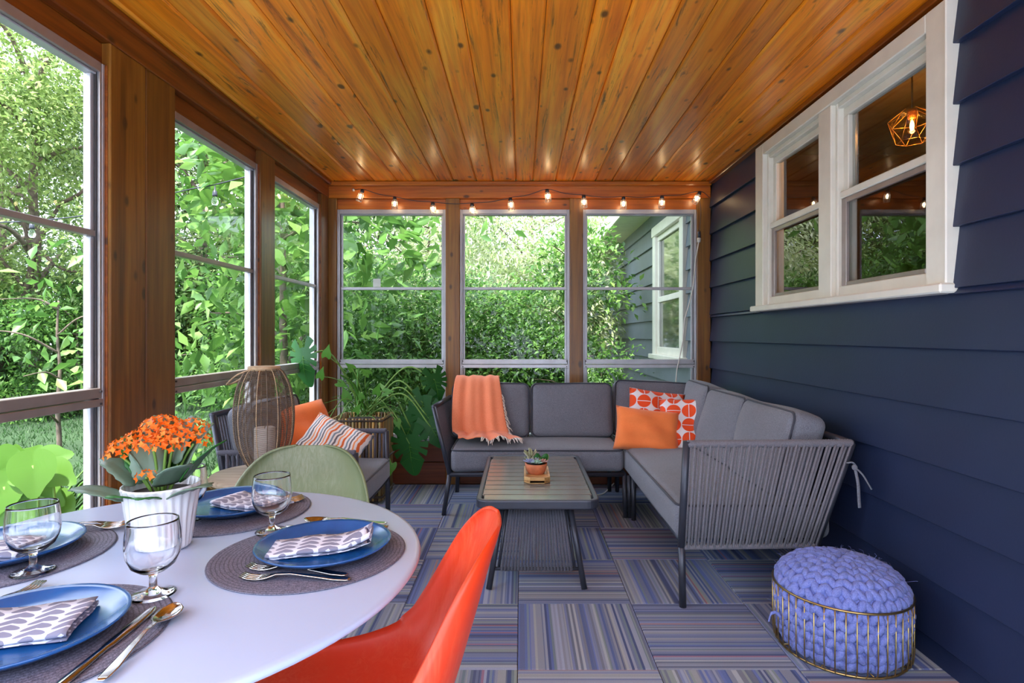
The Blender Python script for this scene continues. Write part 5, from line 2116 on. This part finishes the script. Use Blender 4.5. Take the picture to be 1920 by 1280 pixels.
# shrub border behind the porch
BB = [((-1.75, 7.6), 2.5, 1.15, 'dark leafy shrub behind left back window, left one'),
      ((-.75, 8.0), 2.35, 1.15, 'dark leafy shrub behind left back window, right one'),
      ((.05, 8.3), 2.3, 1.2, 'dark leafy shrub behind the middle back window'),
      ((-2.9, 8.3), 3.2, 1.3, 'dark leafy shrub behind the magnolia at the corner')]
b0 = None
for i, ((x, y), h, cr, lab) in enumerate(BB):
    if b0 is None:
        b0 = tree('shrub', lab, (x, y, GZ), h, cr, 11000, .075, M['lf_dark'], 120, nb=10, r=.022, cat='shrub', zlow=.18, per=11, sig=.10, bark=M['bark_d'])
    else:
        t = copy_tree(b0)
        t.location = (x, y, GZ)
        t.rotation_euler = (0, 0, R.uniform(0, 6))
        t.scale = (cr / 1.15, cr / 1.15, h / 2.5)
        t['label'] = lab
# pale variegated willows behind them
VV = [((.2, 11.0), 6.2, 2.0, 'pale variegated willow filling top of the middle back window'),
      ((-1.9, 11.8), 6.5, 2.1, 'pale variegated willow behind the left back window'),
      ((1.75, 15.2), 6.5, 1.9, 'pale variegated willow beyond the house wall corner')]
v0 = None
for i, ((x, y), h, cr, lab) in enumerate(VV):
    if v0 is None:
        v0 = tree('willow', lab, (x, y, GZ), h, cr, 20000, .12, M['lf_var'], 140, nb=9, r=.05, cat='shrub', zlow=.15, per=12, sig=.17, aspect=.30, droop=.5)
    else:
        t = copy_tree(v0)
        t.location = (x, y, GZ)
        t.rotation_euler = (0, 0, R.uniform(0, 6))
        t.scale = (cr / 2.0, cr / 2.0, h / 6.2)
        t['label'] = lab
# airy small tree in front of the house wall
tree('burning_bush', 'airy bright green small tree against the grey house wall outside', (.62, 6.9, GZ), 3.3, .9, 2600, .085, M['lf_mag'], 160, nb=10, r=.02, cat='shrub', per=10, sig=.11, shell=.2, bark=M['bark_d'],
     blobs=[((.1, 0, 2.72), (.50, .5, .22)), ((-.1, 0, 2.4), (.5, .4, .22)), ((.35, -.1, 2.2), (.4, .4, .2)), ((0, 0, 1.6), (.45, .4, .2)), ((.3, .1, 1.3), (.35, .35, .14)), ((.1, -.2, .95), (.35, .35, .15))]).rotation_euler = (0, 0, 0)
tree('burning_bush', 'sparse low branches of a shrub below sill level behind right back window', (.86, 6.1, GZ), 1.9, .5, 900, .06, M['lf_dark'], 163, nb=6, r=.012, cat='shrub', per=10, sig=.08, shell=.2, bark=M['bark_d'],
     blobs=[((.1, 0, 1.45), (.3, .25, .12)), ((-.15, 0, 1.2), (.3, .25, .14)), ((.2, 0, 1.1), (.25, .2, .1))]).rotation_euler = (0, 0, 0)
tree('willow', 'drooping pale variegated branches in front of outdoor house window', (.95, 8.4, GZ), 3.4, .7, 3000, .11, M['lf_var'], 171, nb=7, r=.02, cat='shrub', per=12, sig=.12, shell=.2, aspect=.3, droop=.7,
     blobs=[((.1, 0, 2.6), (.4, .4, .3)), ((-.1, 0, 2.1), (.4, .4, .3)), ((.15, -.1, 1.8), (.3, .3, .2))]).rotation_euler = (0, 0, 0)

# bright hydrangea and grasses right outside the first window
def hyd(label, loc, n, seed, hh, big):
    rr = random.Random(seed)
    t = thing('hydrangea', label, 'plant', loc)
    hl = leaf_fan(lambda a: .33 + .16 * max(0, math.cos(a)) ** 2 + .26 * max(0, math.cos(a)) ** 24 + .12 * abs(math.sin(a)), 36, 3, .2, .40)
    for s in range(3):
        top = Vector((rr.uniform(-.16, .16), rr.uniform(-.12, .12), hh * rr.uniform(.82, 1)))
        sp_ = spline([(top.x * .3, top.y * .3, 0), (top.x * .7, top.y * .7, hh * .5), top], 6)
        obj('stem', MB().tube(sp_, .006, 6), M['stem'], t)
        for k in range(n):
            u = .35 + .65 * k / max(1, n - 1)
            p = sp_[min(len(sp_) - 1, int(u * (len(sp_) - 1)))]
            a = k * 2.4 + s + rr.uniform(-.3, .3)
            el = .15 + .8 * max(0, u - .7)
            dd = Vector((math.cos(a), math.sin(a) * .8 - .25, el - .75))
            L = big * (1.15 - .45 * u) * rr.uniform(.85, 1.15)
            put_leaf('leaf', hl, M['lf_hyd'], t, p + dd * .05, L, dd, (dd.x * .6, dd.y * .6 - .45, .8))
    return t


t = thing('hydrangea', 'bright green hydrangea just outside first window at lower left', 'plant', (-1.88, 2.2, GZ), world=True)
hl = leaf_fan(lambda a: .33 + .16 * max(0, math.cos(a)) ** 2 + .26 * max(0, math.cos(a)) ** 24 + .12 * abs(math.sin(a)), 40, 3, .16, .40)
HY = [(62, 872, 2.10, .165, (.12, -.15, -1)), (22, 862, 2.16, .15, (-.7, .1, -.8)), (88, 862, 2.24, .13, (1, .1, .25)), (98, 884, 2.16, .13, (1, 0, -.5)), (36, 868, 2.2, .10, (-.15, -.1, 1)), (48, 866, 2.26, .11, (.7, .2, .9)), (8, 912, 2.12, .16, (-.3, -.2, -1)), (72, 925, 2.2, .15, (.9, -.1, -.35)), (30, 930, 2.2, .14, (-.2, -.1, -1)), (100, 945, 2.22, .15, (.8, -.1, -.6)), (12, 955, 2.15, .15, (-.6, -.1, -.8)), (55, 960, 2.15, .16, (.2, -.2, -1))]
b0_ = Vector((-1.88, 2.24, GZ))
HY += [(a_ + R.uniform(-26, 26), b_ + R.uniform(-14, 22), y_ + R.uniform(.04, .2), L_ * R.uniform(.6, .9), (R.uniform(-1, 1), R.uniform(-.3, .3), R.uniform(-1, .3))) for a_, b_, y_, L_, _ in HY[:4]]
for px, py, y, L, td_ in HY:
    p = at(px, py, y)
    put_leaf('leaf', hl, M['lf_hyd'], t, p, L, td_, (.35, -.9, .55))
    jn = b0_.lerp(p, .72) + Vector((.02, .02, -.02))
    obj('stem', MB().tube(spline([b0_, b0_.lerp(jn, .5), jn, p], 4), .0045, 5), M['stem'], t)
hyd('bright green hydrangea outside seen just behind the orange flowers', (-2.05, 3.15, GZ), 9, 6, 1.15, .16)
hyd('low hydrangea outside seen beneath the wooden side table', (-2.0, 3.6, GZ), 8, 9, .95, .15)
gs = thing('grass_clump', 'striped arching grass clump outside beside the bright hydrangea', 'plant', (-2.2, 2.60, GZ))
for k in range(60):
    a = R.uniform(0, 2 * PI)
    l = R.uniform(.5, .95)
    h = R.uniform(.75, 1.15)
    tipp = Vector((math.cos(a) * l * .45, math.sin(a) * l * .45, h))
    sp_ = spline([(0, 0, 0), (tipp.x * .3, tipp.y * .3, h * .75), tipp], 4)
    obj('blade', MB().tube(sp_, [.004, .006, .008, .009, .009, .008, .006, .004, .0015], 4, flat=.2), M['lf_hyd'] if k % 2 else M['grass'], gs)

# lawn blades close to the windows
g = np.random.default_rng(5)
N = 26000
gx = -2.2 - 9.5 * g.random(N) ** 1.3
gy = 2.5 + 10.5 * g.random(N)
gzz = GZ + .05 * np.sin(gx * .9 + 1) * np.sin(gy * .7)
gzz = gzz + .03 * np.maximum(0, gy - 12) + .02 * np.maximum(0, -gx - 9)
an = g.random(N) * 2 * PI
hh = .04 + .05 * g.random(N)
bw_ = .006 + .006 * g.random(N)
v = np.empty((N, 3, 3))
v[:, 0] = np.stack([gx - np.cos(an) * bw_, gy - np.sin(an) * bw_, gzz - .01], 1)
v[:, 1] = np.stack([gx + np.cos(an) * bw_, gy + np.sin(an) * bw_, gzz - .01], 1)
v[:, 2] = np.stack([gx + g.normal(size=N) * .03, gy + g.normal(size=N) * .03, gzz + hh], 1)
me = bpy.data.meshes.new('lawn_grass')
me.vertices.add(N * 3)
me.vertices.foreach_set('co', v.reshape(-1))
me.loops.add(N * 3)
me.loops.foreach_set('vertex_index', np.arange(N * 3, dtype=np.int32))
me.polygons.add(N)
me.polygons.foreach_set('loop_start', np.arange(N, dtype=np.int32) * 3)
me.polygons.foreach_set('loop_total', np.full(N, 3, dtype=np.int32))
me.update(calc_edges=True)
me.materials.append(M['grass'])
o = bpy.data.objects.new('lawn_grass', me)
C.objects.link(o)
o['kind'] = 'stuff'
o['label'] = 'short mown lawn grass outside the left windows'

# stones and a blue bowl in the border behind the sofa
sb = thing('bird_bath', 'shallow blue bowl on pedestal in garden behind middle back window', 'bird bath', (-.42, 11.2, GZ))
obj('pedestal', MB().lathe([(0, 0), (.16, 0), (.14, .05), (.07, .12), (.06, .75), (.12, .84), (0, .84)], 20), M['stone'], sb)
obj('basin', MB().lathe([(0, .84), (.12, .84), (.34, .93), (.36, .96), (.33, .955), (.12, .88), (0, .87)], 28), M['bath'], sb)
gw = thing('garden_wall', 'low dry stone border wall in the garden behind the sofa', 'wall', (0, 9.2, GZ))
for q in range(3):
    x = -1.6
    while x < 1.1:
        w_ = R.uniform(.14, .28)
        s_ = obj('stone', MB().rbox(w_ - .01, .24, .15, .03, .01, .01, .006, seed=R.randint(0, 99), inner=2, edge=1), M['stone'], gw)
        s_.location = (x + w_ / 2, R.uniform(-.02, .02), .08 + .155 * q)
        x += w_

# unseen hedge added behind the viewer so the panes don't mirror open sky
hb_ = [((x, -9.5 + .4 * math.sin(x), GZ + 1.1), (1.4, .8, 1.6)) for x in range(-14, 15, 2)] + [((x, -10.2, GZ + 3.2), (1.6, .9, 1.3)) for x in range(-13, 15, 2)]
o = foliage('added_hedge_foliage', hb_, 22000, .28, M['lf_dark'], None, 300, per=12, sig=.25)
o['label'] = 'added unseen hedge behind the viewer keeping open sky out of the panes'

# deeper woodland behind the single trees
wb_ = [((x, 23.5 + 1.5 * math.sin(x * 1.3), GZ + z_), (2.3, 1.6, 1.9)) for x in range(-30, -1, 3) for z_ in (1.6, 4.6, 7.6)]
o = foliage('woodland_foliage', wb_, 42000, .30, M['lf_tree'], None, 310, per=12, sig=.32)
o['label'] = 'deep woodland foliage far beyond the lawn on the left'
